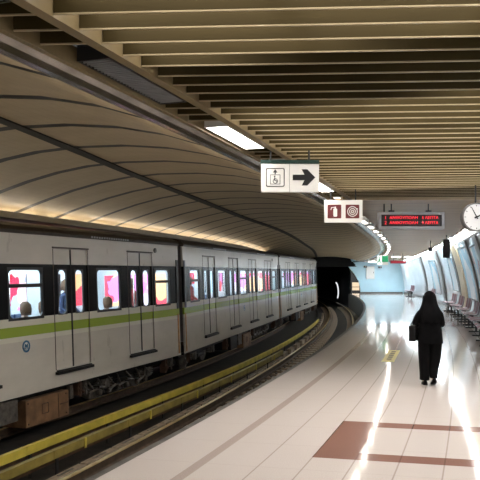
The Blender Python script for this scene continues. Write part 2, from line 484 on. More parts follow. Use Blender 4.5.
# ------------------------------------------------------------------ left side: vault, ledge, far wall
def vault_prof(s):
    r = rim(s) - .25; d = drop(s); L = -5.5
    pts = [(r, ZC - .03), (r - .5, 3.53), (r - 1.1, 3.655), (r - 1.8, 3.73), (r - 2.6, 3.75), (-3.0, 3.715), (-3.6, 3.63), (-4.2, 3.50), (-4.7, 3.36), (-5.1, 3.24), (L, 3.10)]
    return [(o, z - d) for o, z in pts] + [(o, z - d + .06) for o, z in reversed(pts)]
struct(sweep(vault_prof, S0, 58.0, .6).build('ceiling', M['vault'], smooth=True))
def vz(o, s):
    pts = vault_prof(s)[:11]
    for (a, u), (b, v) in zip(pts, pts[1:]):
        if b <= o <= a: return u + (v - u) * (o - a) / (b - a)
    return pts[0][1]
def jo(s): return smooth_tab(s, [(2, -1.55), (8, -2.1), (12.5, -2.75), (22, -3.35), (40, -3.45), (58, -3.0)])
struct(sweep(lambda s: [(jo(s) + .085, vz(jo(s) + .085, s) - .025), (jo(s) + .085, vz(jo(s) + .085, s) - .004), (jo(s) - .085, vz(jo(s) - .085, s) - .004), (jo(s) - .085, vz(jo(s) - .085, s) - .025)], 2, 57.9, .6).build('trim_3', M['joint']))
# steel strip under the rim
def strip_prof(s):
    r = rim(s); d = drop(s)
    return [(r, ZC - .005 - d), (r - .05, ZC - .045 - d), (r - .12, ZC - .06 - d), (r - .19, ZC - .055 - d), (r - .245, ZC - .035 - d), (r - .245, ZC + .05 - d), (r, ZC + .05 - d)]
struct(sweep(strip_prof, S0, 60.9, .6).build('trim_4', M['strip'], smooth=False))
# ledge above the far track
struct(sweep(lambda s: rect(-7.8, -5.503, 3.0 - drop(s), 3.06 - drop(s)), S0, 58, 1).build('trim_5', M['beam']))
struct(sweep(lambda s: [(-5.2, 3.05 - drop(s)), (-5.2, 2.94 - drop(s)), (-5.56, 2.94 - drop(s)), (-5.56, 2.955 - drop(s)), (-5.215, 2.955 - drop(s)), (-5.215, 3.05 - drop(s))], S0, 58, 1).build('trim_6', M['slat_edge']))
struct(sweep(rect(-7.9, -7.8, -1.28, 3.06), S0, 58, 1.5).build('wall_left', M['leftwall']))
# ------------------------------------------------------------------ slatted ceiling
SY = 14.45; SL = math.tan(math.radians(-3.2))
def line_x(y0, o_target, guess=0):
    lo, hi = -8.0, 12.0
    for _ in range(40):
        m = (lo + hi) / 2
        if OS(m, y0 + m * SL)[0] < o_target: lo = m
        else: hi = m
    return m
face_h = .16
sl = MB(); lip = MB()
RB = -4.9
k = -46
while True:
    y0 = 3.964 + .2618 * k
    k += 1
    if y0 > SY - .1: break
    for (oa, ob) in ((.585, .895), (.985, RB * -1)):
        xa = line_x(y0, oa); xb = line_x(y0, ob)
        if OS(xa, y0)[1] < S0 + .5: continue
        if oa < .6:
            sm = OS((xa + xb) / 2, y0 + (xa + xb) / 2 * SL)[1]
            if abs((sm - (3.75 - 12)) % 2.4 - 0) < .76 or abs((sm - (3.75 - 12)) % 2.4 - 2.4) < .76: continue
        d = Vector((1, SL, 0)).normalized(); n = Vector((-SL, 1, 0)).normalized()
        T = Matrix(((d.x, n.x, 0, xa), (d.y, n.y, 0, y0 + xa * SL), (0, 0, 1, 0), (0, 0, 0, 1)))
        L = (xb - xa) / d.x
        sl.box(0, L, .002, .012, ZC + .010, ZC + face_h, 0, T)
        lip.box(0, L, 0, .014, ZC, ZC + .009, 0, T)
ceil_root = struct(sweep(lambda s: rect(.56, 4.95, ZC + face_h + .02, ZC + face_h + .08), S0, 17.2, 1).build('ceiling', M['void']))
sl.build('slats', M['slat'], ceil_root); lip.build('slat_lips', M['slat_edge'], ceil_root)  # lighter lip colour paints in the light from beneath
struct(sweep(rect(.90, .98, ZC - .012, ZC + .17), S0, 15.7, .6).build('trim_7', M['beam']))
struct(sweep(lambda s: rect(rim(s) + .003, rim(s) + .05, ZC - .02 - drop(s), ZC + .12 - drop(s)), S0, 60.9, .6).build('trim_8', M['beam']))
# plain panels beyond the slats
mb = MB(); os_ = [None] ; NO = 10; NS = 60
def s_start(o):
    lo, hi = 8.0, 24.0
    for _ in range(40):
        m = (lo + hi) / 2; p = P(o, m)
        if p.y < SY + p.x * SL: lo = m
        else: hi = m
    return m
rows = []
for i in range(NO + 1):
    row = []
    for j in range(NS + 1):
        o_ = .5
        tt = j / NS
        # left border follows the rim
        ss = 15 + (S1 - 15) * tt
        oo = rim(ss) + .05 + (4.95 - rim(ss) - .05) * i / NO
        s_ = s_start(oo) + (S1 - .02 - s_start(oo)) * tt
        oo = rim(s_) + .05 + (4.95 - rim(s_) - .05) * i / NO
        row.append((oo, s_))
    rows.append(row)
for lvl in (0, .05):
    for row in rows:
        for (o_, s_) in row: mb.v.append(P(o_, s_, ZC - drop(s_) + lvl))
W = NS + 1; N1 = (NO + 1) * W
for i in range(NO):
    for j in range(NS):
        q = (i * W + j, (i + 1) * W + j, (i + 1) * W + j + 1, i * W + j + 1)
        uv = [rows[i][j], rows[i + 1][j], rows[i + 1][j + 1], rows[i][j + 1]]
        mb.face(q, 0, uv); mb.face([x + N1 for x in q][::-1], 0, uv[::-1])
for i in range(NO): mb.face((i * W, i * W + N1, (i + 1) * W + N1, (i + 1) * W))
struct(mb.build('ceiling', M['lower']))
# fascia where the slats stop
fa = MB(); xa = line_x(SY - .06, 1.0); xb = line_x(SY - .06, 4.9)
d = Vector((1, SL, 0)).normalized(); n = Vector((-SL, 1, 0)).normalized()
T = Matrix(((d.x, n.x, 0, xa), (d.y, n.y, 0, SY - .06 + xa * SL), (0, 0, 1, 0), (0, 0, 0, 1)))
fa.box(0, xb - xa, 0, .05, ZC - .03, ZC + .16, 0, T)
struct(fa.build('trim_9', M['slat_edge']))
# end walls
def wallpoly(name, s, outline, th, mat):
    """outline in (o,z); stands across the platform at arc s"""
    mb = MB(); n = len(outline)
    for ds in (0, th):
        for (o, z) in outline: mb.v.append(P(o, s + ds, z))
    mb.face(range(n)); mb.face([n + i for i in range(n)][::-1])
    for i in range(n):
        j = (i + 1) % n; mb.face((i, j, n + j, n + i))
    return struct(mb.build(name, mat))
wallpoly('wall_end', S1 + .32, [(.95, 0), (.9, .5), (.75, 1.1), (.4, 1.7), (-.1, 2.3), (-.6, 2.9), (-.6, 3.3), (5.4, 3.3), (5.4, 0)], .2, M['endwall'])
struct(sweep(rect(.9, 4.5, .002, .13), S1 + .2, S1 + .31, 1).build('baseboard_end', M['rib']))
wallpoly('wall_back', S0 - .25, [(-8, -1.5), (5.4, -1.5), (5.4, 4.2), (-8, 4.2)], .2, M['leftwall'])
# portal over the tracks: dark headwall with arched opening
out = [(-9.0, -1.5), (-9.0, 4.2), (-.62, 4.2), (-.62, 2.35)]
arch = [(-.7 - 6.9 * (1 - math.cos(PI * i / 12)) / 2, -1.5 + 3.9 * (math.sin(PI * i / 12) ** .6)) for i in range(13)]
wallpoly('wall_tunnel', 58.1, [(-8.8, 2.3), (-8.8, 4.0), (-.7, 4.0), (.0, 2.45), (.3, 2.3)], .2, M['dark'])
struct(sweep([(-8.6, -1.5), (-8.8, 2.4), (-8.6, 2.5), (-8.4, -1.5)], 58.4, 110, 2).build('wall_tunnel', M['dark']))
struct(sweep([(.25, 2.4), (-.15, 2.5), (-8.5, 2.6), (-8.5, 2.75), (.0, 2.7)], 58.4, 110, 2).build('ceiling', M['dark']))
wallpoly('wall_tunnel', 110.5, [(-9, -1.5), (6, -1.5), (6, 3), (-9, 3)], .2, M['dark'])
struct(sweep([(.2, -1.3), (.15, 2.4), (.05, 2.4), (.1, -1.3)], S1 + .9, 110, 2).build('wall_tunnel', M['dark']))

# ------------------------------------------------------------------ rails, sleepers, cover boards
def far(s): return smooth_tab(s, [(5, -.05), (11, -.05), (15, .15), (19, .35), (24, .45), (46, .62), (60, .6)])
def rail_obj(of, s0, s1, label, w=.072):
    def pr(s):
        o = of(s); return [(o - .065, -1.16), (o + .065, -1.16), (o + .065, -1.145), (o + .01, -1.12), (o + .01, -1.035), (o + w / 2, -1.02), (o + w / 2, -1.003), (o - w / 2, -1.003), (o - w / 2, -1.02), (o - .01, -1.035), (o - .01, -1.12), (o - .065, -1.145)]
    e = empty('rail', P(of(12), 12, -1.16), 0, label, 'rail', 'running rails')
    body = sweep(pr, s0, s1, .8).build('rail_web', M['railside'], None, P(of(12), 12, -1.16)); body.parent = e; body.location = (0, 0, 0)
    hd = sweep(lambda s: rect(of(s) - w / 2, of(s) + w / 2, -1.002, -.99), s0, s1, .8).build('rail_head', M['railtop'], None, P(of(12), 12, -1.16)); hd.parent = e; hd.location = (0, 0, 0)
    return e
rail_obj(lambda s: -.70, -5, 95, 'running rail of the near track closest to the platform edge')
rail_obj(lambda s: -2.14, -5, 95, 'shiny golden running rail of the near track, beside the concrete strip')
rail_obj(lambda s: -4.95 + far(s), -5, 95, 'running rail under the near side of the train')
rail_obj(lambda s: -6.38 + far(s), -5, 95, 'running rail under the far side of the train')
def sleeper_proto(w=.86, l=.30):
    mb = MB(); mb.poly([(-w / 2, 0), (w / 2, 0), (w / 2 - .03, .105), (-w / 2 + .03, .105)], -l / 2, l / 2)
    return mb
sp = None
def put_sleeper(o, s, z, group, label):
    global sp
    if sp is None:
        e = empty('sleeper_block', (0, 0, 0)); sleeper_proto().build('block', M['sleeper'], e)
        c = MB(); c.box(-.12, -.075, -.06, .06, .107, .135); c.box(.075, .12, -.06, .06, .107, .135); c.build('rail_clip', M['under_grey'], e)
        sp = e
    else: e = copy_tree(sp)
    p = P(o, s, z); e.location = p; e.rotation_euler = (0, 0, s / R - TH)
    tag(e, label, 'sleeper', group)
s = 5.0
while s < 62:
    put_sleeper(-2.06, s, -1.279, 'sleeper blocks under the golden rail', 'concrete sleeper block under the golden rail of the near track')
    if s > 26: put_sleeper(-.62, s, -1.279, 'sleeper blocks under the platform-side rail', 'concrete sleeper block under the rail nearest the platform edge')
    s += .68
# concrete strip beside the golden rail
slab = None
s = 6.0
while s < 52:
    if slab is None:
        slab = empty('cable_slab', (0, 0, 0)); mb = MB(); mb.box(-.24, .24, -.48, .48, 0, .19); mb.build('slab_body', M['slab'], slab, bevel=.015)
        mb = MB(); mb.box(-.06, .06, -.2, .2, .191, .20); mb.build('lid', M['under_grey'], slab); sl_ = slab
    else: sl_ = copy_tree(slab)
    sl_.location = P(-2.62 if s > 25 else -2.44 - .04, s, -1.279); sl_.rotation_euler = (0, 0, s / R - TH)
    if s <= 25: sl_.scale = (.3, 1, 1)
    tag(sl_, 'pale concrete slab lying between the golden rail and the yellow boards', 'slab', 'concrete slabs beside the golden rail')
    s += 1.65 if s > 24 else 1.02

def cover_board(of, top, w, h, mats, label, tick_s, s0=-4, s1=60):
    base = P(of(12), 12, -1.28)
    e = empty('third_rail_cover', base, 0, label, 'cover board', 'third rail cover boards')
    def child(mb, name, m):
        x = mb.build(name, m, None, base); x.parent = e; x.location = (0, 0, 0); return x
    seg = 2.35; s = s0
    while s < s1:
        child(sweep(lambda q: [(of(q) - w, top), (of(q), top), (of(q), top - h), (of(q) - .015, top - h), (of(q) - .015, top - .015), (of(q) - w, top - .015)], s, min(s + seg - .012, s1), .8), 'board', mats)
        mb = sweep(lambda q: rect(of(q) - .05, of(q) - .03, -1.28, top - .017), s + .1, s + .16, .8)
        child(mb, 'support', M['black'])
        s += seg
    child(sweep(lambda q: rect(of(q) - w - .01, of(q) - .10, top - .22, top - .08), s0, s1, .8), 'conductor_rail', M['rustdark'])
    for ts in tick_s:
        child(sweep(lambda q: rect(of(q) + .003, of(q) + .02, top - h - .03, top + .004), ts, ts + .05, .8), 'joint_strap', M['yellow'])
    return e
cover_board(lambda s: -3.18 + far(s) + .05, -.77, .08, .13, M['yellow'], 'bright yellow third rail cover board beside the train', [], -4, 40)
cover_board(lambda s: -2.66 + far(s) * .8, -.79, .08, .13, M['olive'], 'dull yellow third rail cover board beside the near track', [8.6 + 2.35 * i for i in range(7)], -4, 24.2)  # darker, duller yellow than the board beside the train
# dark cable duct beside the train board
tag(sweep(lambda s: rect(-3.62 + far(s), -3.50 + far(s), -1.28, -1.16), -4, 60, .8).build('cable_duct', M['under']), 'dark cable duct between the bright yellow board and the train', 'duct')

# ------------------------------------------------------------------ train
LC = 14.4; H2 = LC / 2; WD = 2.62
ZS = 1.0   # local z of platform level (rail level = 0)
doors_x = [-4.65, -1.55, 1.55, 4.65]; wins = [(-6.15, .85, True), (-3.1, 1.04, False), (0, 1.04, True), (3.1, 1.04, False), (6.15, .85, True)]
WZ0, WZ1 = ZS + 1.06, ZS + 1.92
def make_car(pt=3.1, en=2.55, kw=1.0):
    H2 = 1.5 * pt + en; DH = .66 * kw; kx = H2 / 7.2; we = 1.5 * pt + en - 1.05 * kw
    doors_x = [q * pt for q in (-1.5, -.5, .5, 1.5)]; wins = [(-we, .85 * kw, True), (-pt, 1.04 * kw, False), (0, 1.04 * kw, True), (pt, 1.04 * kw, False), (we, .85 * kw, True)]
    e = empty('metro_carriage', (0, 0, 0))
    # side walls: boxes round the openings
    for side in (0, 1):
        y0, y1 = (0, .05) if side == 0 else (WD - .05, WD)
        mb = MB(); xb = [-H2, H2]
        for d in doors_x: xb += [d - DH, d + DH]
        for (w, ww, _) in wins: xb += [w - ww / 2 - .05, w + ww / 2 + .05]
        xb = sorted(xb); zb = [ZS - .35, ZS - .02, WZ0 - .05, WZ1 + .05, ZS + 2.34, ZS + 2.58]
        for i in range(len(xb) - 1):
            cxm = (xb[i] + xb[i + 1]) / 2
            isd = any(abs(cxm - d) < DH * .9 for d in doors_x); isw = any(abs(cxm - w) < ww / 2 for (w, ww, _) in wins)
            for j in range(len(zb) - 1):
                if isd and 1 <= j <= 3 and side == 0: continue
                if isd and j == 2: continue
                if isw and j == 2: continue
                mb.box(xb[i], xb[i + 1], y0, y1, zb[j], zb[j + 1])
        mb.build('side_wall', M['paint'], e)
    for (w, ww, vent) in wins:
        cz = (WZ0 + WZ1) / 2; hh = WZ1 - WZ0
        mb = MB()
        outer = rr(w, cz, ww + .1, hh + .1, .012)
        ring(mb, outer, rr(w, cz, ww, hh, .09), .004, .045)
        if vent: mb.box(w - ww / 2 - .005, w + ww / 2 + .005, .006, .04, ZS + 1.60, ZS + 1.67)
        fr = mb.build('window', M['black'], e)
        g = MB(); g.box(w - ww / 2 - .01, w + ww / 2 + .01, .022, .027, WZ0 - .01, WZ1 + .01); g.build('pane', M['glass'], fr)
    for d in doors_x:
        for sd in (-1, 1):
            a, b = (d - DH + .005, d - .02) if sd < 0 else (d + .02, d + DH - .005)
            c = (a + b) / 2 + sd * -.005; ww = .30 * kw; cz = (WZ0 + WZ1) / 2; hh = WZ1 - WZ0
            mb = MB(); z0, z1 = ZS - .015, ZS + 2.335
            wz0, wz1 = WZ0 - .02, WZ1 + .02
            mb.box(a, b, .018, .045, z0, wz0); mb.box(a, b, .018, .045, wz1, z1)
            mb.box(a, c - ww / 2 - .02, .018, .045, wz0, wz1); mb.box(c + ww / 2 + .02, b, .018, .045, wz0, wz1)
            lf = mb.build('door', M['paint'], e)
            r_ = MB(); ring(r_, rr(c, cz, ww + .04, hh + .04, .01), rr(c, cz, ww, hh, .1), .016, .04); r_.build('door_window', M['black'], lf)
            g = MB(); g.box(c - ww / 2 - .01, c + ww / 2 + .01, .026, .031, WZ0 - .01, WZ1 + .01); g.build('pane', M['glass'], lf)
        s_ = MB(); s_.box(d - .019, d + .019, .008, .04, ZS - .015, ZS + 2.335); s_.build('door_seal', M['rubber'], e)
        t_ = MB(); t_.box(d - DH - .04, d + DH + .04, -.075, -.002, ZS - .11, ZS - .055); t_.box(d - DH, d + DH, -.05, -.002, ZS - .05, ZS - .03)
        t_.build('door_step', M['under'], e)
        l_ = MB(); l_.box(d - DH - .04, d + DH + .04, -.02, -.002, ZS + 2.345, ZS + 2.375); l_.box(d - DH - .025, d - DH - .007, -.006, -.001, ZS - .02, ZS + 2.34); l_.box(d + DH + .007, d + DH + .025, -.006, -.001, ZS - .02, ZS + 2.34)
        l_.build('door_surround', M['roof'], e)
    # roof
    pr = [(-.03, ZS + 2.582), (-.04, ZS + 2.64), (.03, ZS + 2.72), (.18, ZS + 2.79), (.5, ZS + 2.85), (WD / 2, ZS + 2.88), (WD - .5, ZS + 2.85), (WD - .18, ZS + 2.79), (WD - .03, ZS + 2.72), (WD, ZS + 2.582)]
    mb = MB(); k = len(mb.v); n = len(pr)
    for x in (-H2, H2):
        for (y, z) in pr: mb.v.append(Vector((x, y, z)))
    for i in range(n): mb.face((i, (i + 1) % n, n + (i + 1) % n, n + i))
    mb.face(range(n)); mb.face([n + i for i in range(n)][::-1])
    mb.build('roof', M['roof'], e)
    mb = MB()
    for x in (-4.2 * kx, 2.4 * kx):
        for i in range(16): mb.box(x + i * .1, x + i * .1 + .06, -.05, -.042, ZS + 2.60, ZS + 2.64)
    mb.build('roof_vent', M['grey'], e)
    # floor, ceiling, ends
    mb = MB(); mb.box(-H2, H2, .052, WD - .052, ZS - .12, ZS - .03); mb.build('carriage_floor', M['roof'], e)
    mb = MB(); mb.box(-H2 + .1, H2 - .1, .06, WD - .06, ZS + 2.3, ZS + 2.33); mb.build('carriage_ceiling', M['intw'], e)
    for x0 in (-H2 + .001, H2 - .05):
        mb = MB(); mb.box(x0, x0 + .049, .052, WD - .052, ZS - .02, ZS + 2.575); mb.build('end_wall', M['rib'], e)
    for y in (.75, WD - .85):
        mb = MB(); mb.box(-H2 + .3, H2 - .3, y, y + .12, ZS + 2.25, ZS + 2.295); mb.build('interior_lamp', M['inlamp'], e)
    # light lining inside the far wall and on the end walls, with adverts on it
    mb = MB(); xb = [-H2 + .06, H2 - .06]
    for (w, ww, _) in wins: xb += [w - ww / 2, w + ww / 2]
    for d in doors_x: xb += [d - DH * .7, d + DH * .7]
    xb = sorted(xb)
    for i in range(len(xb) - 1):
        m_ = (xb[i] + xb[i + 1]) / 2
        op = any(abs(m_ - w) < ww / 2 for (w, ww, _) in wins) or any(abs(m_ - d) < DH * .7 for d in doors_x)
        if op: mb.box(xb[i], xb[i + 1], WD - .062, WD - .052, ZS - .02, WZ0); mb.box(xb[i], xb[i + 1], WD - .062, WD - .052, WZ1, ZS + 2.29)
        else: mb.box(xb[i], xb[i + 1], WD - .062, WD - .052, ZS - .02, ZS + 2.29)
    mb.build('wall_lining', M['intw'], e)
    for sx in (-1, 1):
        mb = MB(); x_ = sx * (H2 - .056); mb.box(x_ - .005, x_ + .005, .07, WD - .07, ZS - .02, ZS + 2.29); ln = mb.build('end_lining', M['intw'], e)
        mb = MB(); x2 = x_ - sx * .012; mb.box(x2 - .006, x2 + .006, .35, 2.25, ZS + 1.0, ZS + 1.85); mb.build('end_advert', M['ad_pink'], ln)
    # seats and poles
    for x in (-3.1 * kx, 0, 3.1 * kx):
        for xx in (-.5, .02):
            mb = MB()
            mb.box(x + xx, x + xx + .46, WD - .60, WD - .12, ZS + .40, ZS + .46)
            mb.box(x + xx, x + xx + .46, WD - .15, WD - .08, ZS + .46, ZS + .98)
            mb.box(x + xx + .18, x + xx + .28, WD - .5, WD - .3, ZS - .02, ZS + .39)
            mb.build('passenger_seat', M['seatblue'], e, bevel=.015)
            mb = MB(); q_ = x + xx + .52
            mb.box(q_, q_ + .46, .12, .60, ZS + .40, ZS + .46)
            mb.box(q_, q_ + .46, .08, .15, ZS + .46, ZS + .98)
            mb.box(q_ + .18, q_ + .28, .3, .5, ZS - .02, ZS + .39)
            mb.build('passenger_seat', M['seatblue'], e, bevel=.015)
    for d in doors_x:
        for yy in (.55, WD - .55):
            mb = MB(); mb.tube((d + DH + .06, yy, ZS - .02), (d + DH + .06, yy, ZS + 2.24), .017, 10); mb.build('grab_pole', M['steel'], e, smooth=True)
    # gangway bellows at the far end
    mb = MB()
    for i in range(5): mb.box(H2 + .01 + i * .07, H2 + .05 + i * .07, .32, WD - .32, ZS - .05, ZS + 2.35); mb.box(H2 + .04 + i * .07, H2 + .082 + i * .07, .37, WD - .37, ZS, ZS + 2.3)
    mb.build('gangway_bellows', M['rubber'], e)
    # corner posts and rusty coloured end edges
    for x in (-H2 + .06, H2 - .13):
        mb = MB(); mb.box(x, x + .07, -.012, -.001, ZS - .3, ZS + .75); mb.build('corner_edge', M['orange'], e)
        mb = MB(); mb.box(x - .03, x + .10, -.02, -.001, ZS + .9, ZS + 2.2); mb.build('corner_post', M['black'], e)
    mb = MB(); mb.tube((5.7 * kx, -.03, ZS + 2.42), (5.7 * kx, .0, ZS + 2.42), .06, 16); mb.build('marker_lamp', M['under_grey'], e)
    # underframe
    mb = MB(); mb.box(-H2 + .05, H2 - .05, .25, WD - .25, .50, ZS - .13)
    mb.build('underframe', M['under'], e)
    # bogies
    for bx in (-4.55 * kx, 4.55 * kx):
        b = MB()
        b.box(bx - 1.55, bx + 1.55, .42, .56, .38, .54); b.box(bx - .35, bx + .35, .38, .60, .26, .38)
        b.box(bx - 1.0, bx + 1.0, 1.0, 1.6, .34, .5)
        bo = b.build('bogie', M['under'], e, bevel=.02)
        for wx in (-.98, .98):
            for wy in (.62, 2.0):
                w = MB(); w.tube((bx + wx, wy, .412), (bx + wx, wy + .13, .412), .40, 28); w.tube((bx + wx, wy - .03, .412), (bx + wx, wy, .412), .14, 16)
                w.build('wheel', M['under_grey'], bo)
            a = MB(); a.box(bx + wx - .17, bx + wx + .17, .28, .42, .28, .50); a.tube((bx + wx, .24, .39), (bx + wx, .28, .39), .12, 14); a.build('axle_box', M['under_grey'], bo, bevel=.015)
            for q in (-.27, .27):
                sg = MB()
                for i in range(4): sg.tube((bx + wx + q, .36, .30 + i * .055), (bx + wx + q, .36, .325 + i * .055), .075, 12)
                sg.build('spring', M['under_grey'], bo)
    random.seed(3)
    # equipment cases hung under the body
    def case(x0, x1, z0, z1, m, latch=True, y=.10):
        c = MB(); c.box(x0, x1, y, y + .9, z0, z1)
        co = c.build('equipment_case', m, e, bevel=.012)
        if latch:
            q = MB(); cx_ = (x0 + x1) / 2; cz = (z0 + z1) / 2
            ring(q, rr(cx_ - .1, cz + .02, .20, .20, .01, 1), rr(cx_ - .1, cz + .02, .17, .17, .01, 1), y - .008, y - .001)
            for zz in (z0 + .06, z1 - .06):
                for xx in (x0 + .06, x1 - .1): q.tube((xx, y - .015, zz), (xx, y - .001, zz), .016, 8)
            q.box(x1 - .36, x1 - .34, y - .006, y - .001, z0 + .02, z1 - .02); q.box(x1 - .30, x1 - .03, y - .006, y - .001, (z0 + z1) / 2, (z0 + z1) / 2 + .02)
            q.build('case_fittings', M['rustdark'], co)
    case(.02, 1.36, .02, .52, M['rust'])
    case(-.75, -.2, .2, .6, M['under_grey'], False)
    case(-1.9, -.95, .14, .60, M['under'], False)
    case(1.5, 1.62, .3, .60, M['under_grey'], False, .16)
    for i, x in enumerate([1.75, 1.95, 6.45 * kx, 6.75 * kx, -6.6 * kx, -6.9 * kx, -2.3]):
        mb = MB(); h = random.uniform(.2, .4); mb.box(x, x + random.uniform(.08, .2), .14, .3, .58 - h, .62)
        mb.tube((x - .03, .13, .5), (x + .2, .13, .5 - h * .5), .022, 8); mb.tube((x + .05, .12, .6), (x + .05, .12, .3), .02, 8)
        mb.build('brake_gear', M['under_grey'] if i % 2 else M['rustdark'], e)
    mb = MB()
    for x in (2.2, 2.6, 3.0, 3.4, 3.8, 4.3, 4.7):
        mb.tube((x, .2, .56), (x + .25, .2, .28 + .1 * math.sin(x * 7)), .02, 8); mb.tube((x, .18, .3 + .08 * math.cos(x * 5)), (x + .3, .18, .33), .03, 8)
        mb.box(x + .05, x + .16, .2, .27, .18, .30)
    mb.build('pipework', M['under_grey'], e)
    mb = MB(); mb.box(-H2 + .2, H2 - .2, .14, .19, .585, .625); mb.build('skirt_beam', M['under'], e)
    # round logo
    mb = MB(); lx = -.05; lz = ZS + .53
    n = 32; outer = [(lx + .11 * math.cos(2 * PI * i / n), lz + .11 * math.sin(2 * PI * i / n)) for i in range(n)]
    inner = [(lx + .075 * math.cos(2 * PI * i / n), lz + .075 * math.sin(2 * PI * i / n)) for i in range(n)]
    ring(mb, outer, inner, -.006, -.001)
    mb.poly([(lx - .05, lz - .045), (lx - .03, lz - .045), (lx - .025, lz + .0), (lx, lz - .03), (lx + .025, lz), (lx + .03, lz - .045), (lx + .05, lz - .045), (lx + .04, lz + .05), (lx + .02, lz + .05), (lx, lz + .015), (lx - .02, lz + .05), (lx - .04, lz + .05)], -.006, -.0025)
    lg = mb.build('round_logo', M['blue'], e); lg['label'] = 'blue ring logo with a letter M on white'
    wb = MB(); wb.poly(inner, -.0022, -.001); wb.build('logo_ground', M['white'], lg)
    return e
TILT = math.radians(-2.0)
HC = 1.5 * 2.86 + 2.10
car = make_car(2.86, 2.10, .89)
def place_car(e, a, b, label):
    a = Vector((a[0], a[1])); b = Vector((b[0], b[1])); d = (b - a)
    m = (a + b) / 2; e.location = (m.x, m.y, -.99); e.rotation_mode = 'XYZ'
    e.rotation_euler = (TILT, 0, math.atan2(d.y, d.x)); tag(e, label, 'train carriage', 'carriages of the train')
def along(p, head_deg, L=LC):
    h = math.radians(head_deg); return (p[0] + L * math.sin(h), p[1] + L * math.cos(h))
P1 = (-1.57, 18.55); P0 = along(P1, 20.6, -2 * HC)
P1b = along(P1, 17, .36); P2 = along(P1b, 13.6); P2b = along(P2, 13, .36); P3 = along(P2b, 13.2); P3b = along(P3, 11, .36); P4 = along(P3b, 6.5)
place_car(car, P0, P1, 'nearest cream train carriage with a lime green stripe and a round blue logo')
c2 = make_car(); place_car(c2, P1b, P2, 'second train carriage, behind the first dark gap between carriages')
c3 = copy_tree(c2); place_car(c3, P2b, P3, 'third train carriage, farther round the curve, with pale blue windows')
c4 = copy_tree(c2); place_car(c4, P3b, P4, 'last visible train carriage entering the black tunnel')

# ------------------------------------------------------------------ people inside the train
def skin_body(verts, edges, radii, name, mat, parent, sub=2, root=0):
    me = bpy.data.meshes.new(name); me.from_pydata(verts, edges, [])
    ob = bpy.data.objects.new(name, me); C.objects.link(ob); ob.parent = parent
    sk = ob.modifiers.new('skin', 'SKIN'); sk.use_smooth_shade = True
    for i, r in enumerate(radii):
        me.skin_vertices[0].data[i].radius = (r, r) if not isinstance(r, tuple) else r
        me.skin_vertices[0].data[i].use_root = (i == root)
    ss = ob.modifiers.new('sub', 'SUBSURF'); ss.levels = sub; ss.render_levels = sub
    dg = bpy.context.evaluated_depsgraph_get(); m2 = bpy.data.meshes.new_from_object(ob.evaluated_get(dg)); m2.name = name
    ob.modifiers.clear(); ob.data = m2; m2.materials.clear(); m2.materials.append(mat)
    for p in m2.polygons: p.use_smooth = True
    return ob
def carriage_person(lx, ly, seated, m, label, carobj=car, flip=False):
    """stands or sits inside the carriage, in the carriage's own axes, looking toward the doors"""
    bpy.context.view_layer.update()
    base = ZS - .02
    q = carobj.matrix_world @ Vector((lx, ly, base))
    e = empty('person', q, carobj.rotation_euler.z + (PI if flip else 0), label, 'person', 'passengers in the train')
    dz = -.42 if seated else 0
    V = [(0, 0, .95 + dz), (0, 0, 1.15 + dz), (0, 0, 1.36 + dz), (0, 0, 1.50 + dz), (0, 0, 1.62 + dz), (0, -.01, 1.72 + dz)]
    E = [(0, 1), (1, 2), (2, 3), (3, 4), (4, 5)]
    r = [.13, .125, .11, .05, .095, .07]
    for sd in (-1, 1):
        k = len(V); V += [(sd * .17, 0, 1.40 + dz), (sd * .23, -.02, 1.14 + dz), (sd * .17, -.22, 1.02 + dz), (sd * .15, -.28, 1.0 + dz)]; E += [(2, k), (k, k + 1), (k + 1, k + 2), (k + 2, k + 3)]; r += [.06, .045, .035, .03]
        k = len(V)
        if seated: V += [(sd * .10, -.05, .93 + dz), (sd * .11, -.42, .50), (sd * .11, -.42, .09), (sd * .11, -.56, .06)]
        else: V += [(sd * .10, 0, .88), (sd * .10, -.01, .48), (sd * .10, .01, .09), (sd * .10, -.13, .05)]
        E += [(0, k), (k, k + 1), (k + 1, k + 2), (k + 2, k + 3)]; r += [.09, .06, .045, .035]
    b_ = skin_body(V, E, r, 'body', M['skin'], e)
    b_.data.materials.append(m); b_.data.materials.append(M['top4'])
    for p_ in b_.data.polygons:
        c_ = p_.center
        if c_.z > 1.47 + dz or (c_.y < -.24 and c_.z > .8 + dz + .15): continue
        p_.material_index = 1 if c_.z > .86 + dz else 2
    # clothes
    mb = MB(); mb.loft([(0, 0, .80 + dz, .19, .15), (0, 0, 1.0 + dz, .18, .14), (0, 0, 1.25 + dz, .2, .14), (0, 0, 1.42 + dz, .19, .12), (0, 0, 1.48 + dz, .08, .08)], 20)
    mb.build('jacket', m, e, smooth=True)
    mb = MB(); mb.loft([(0, .035, 1.52 + dz, .105, .09), (0, .03, 1.62 + dz, .115, .11), (0, .02, 1.72 + dz, .1, .1), (0, .01, 1.775 + dz, .04, .05)], 20)
    mb.build('hair', M['hair'], e, smooth=True)
    return e
carriage_person(.42, .42, True, M['top4'], 'brown-haired passenger in the nearest train window beside the round logo', car, True)
carriage_person(.98, .42, True, M['top1'], 'passenger in a mustard jacket in the nearest train window', car, True)
carriage_person(2.55, .95, False, M['top2'], 'passenger in a navy coat standing behind the nearest doors')
carriage_person(3.35, .42, True, M['top2'], 'seated passenger in the window between the two nearest doors', car, True)
carriage_person(5.4, .95, False, M['top3'], 'passenger in red standing behind the second doors')
carriage_person(-4.3, .8, False, M['top3'], 'passenger in red at the first window of the second carriage', c2)

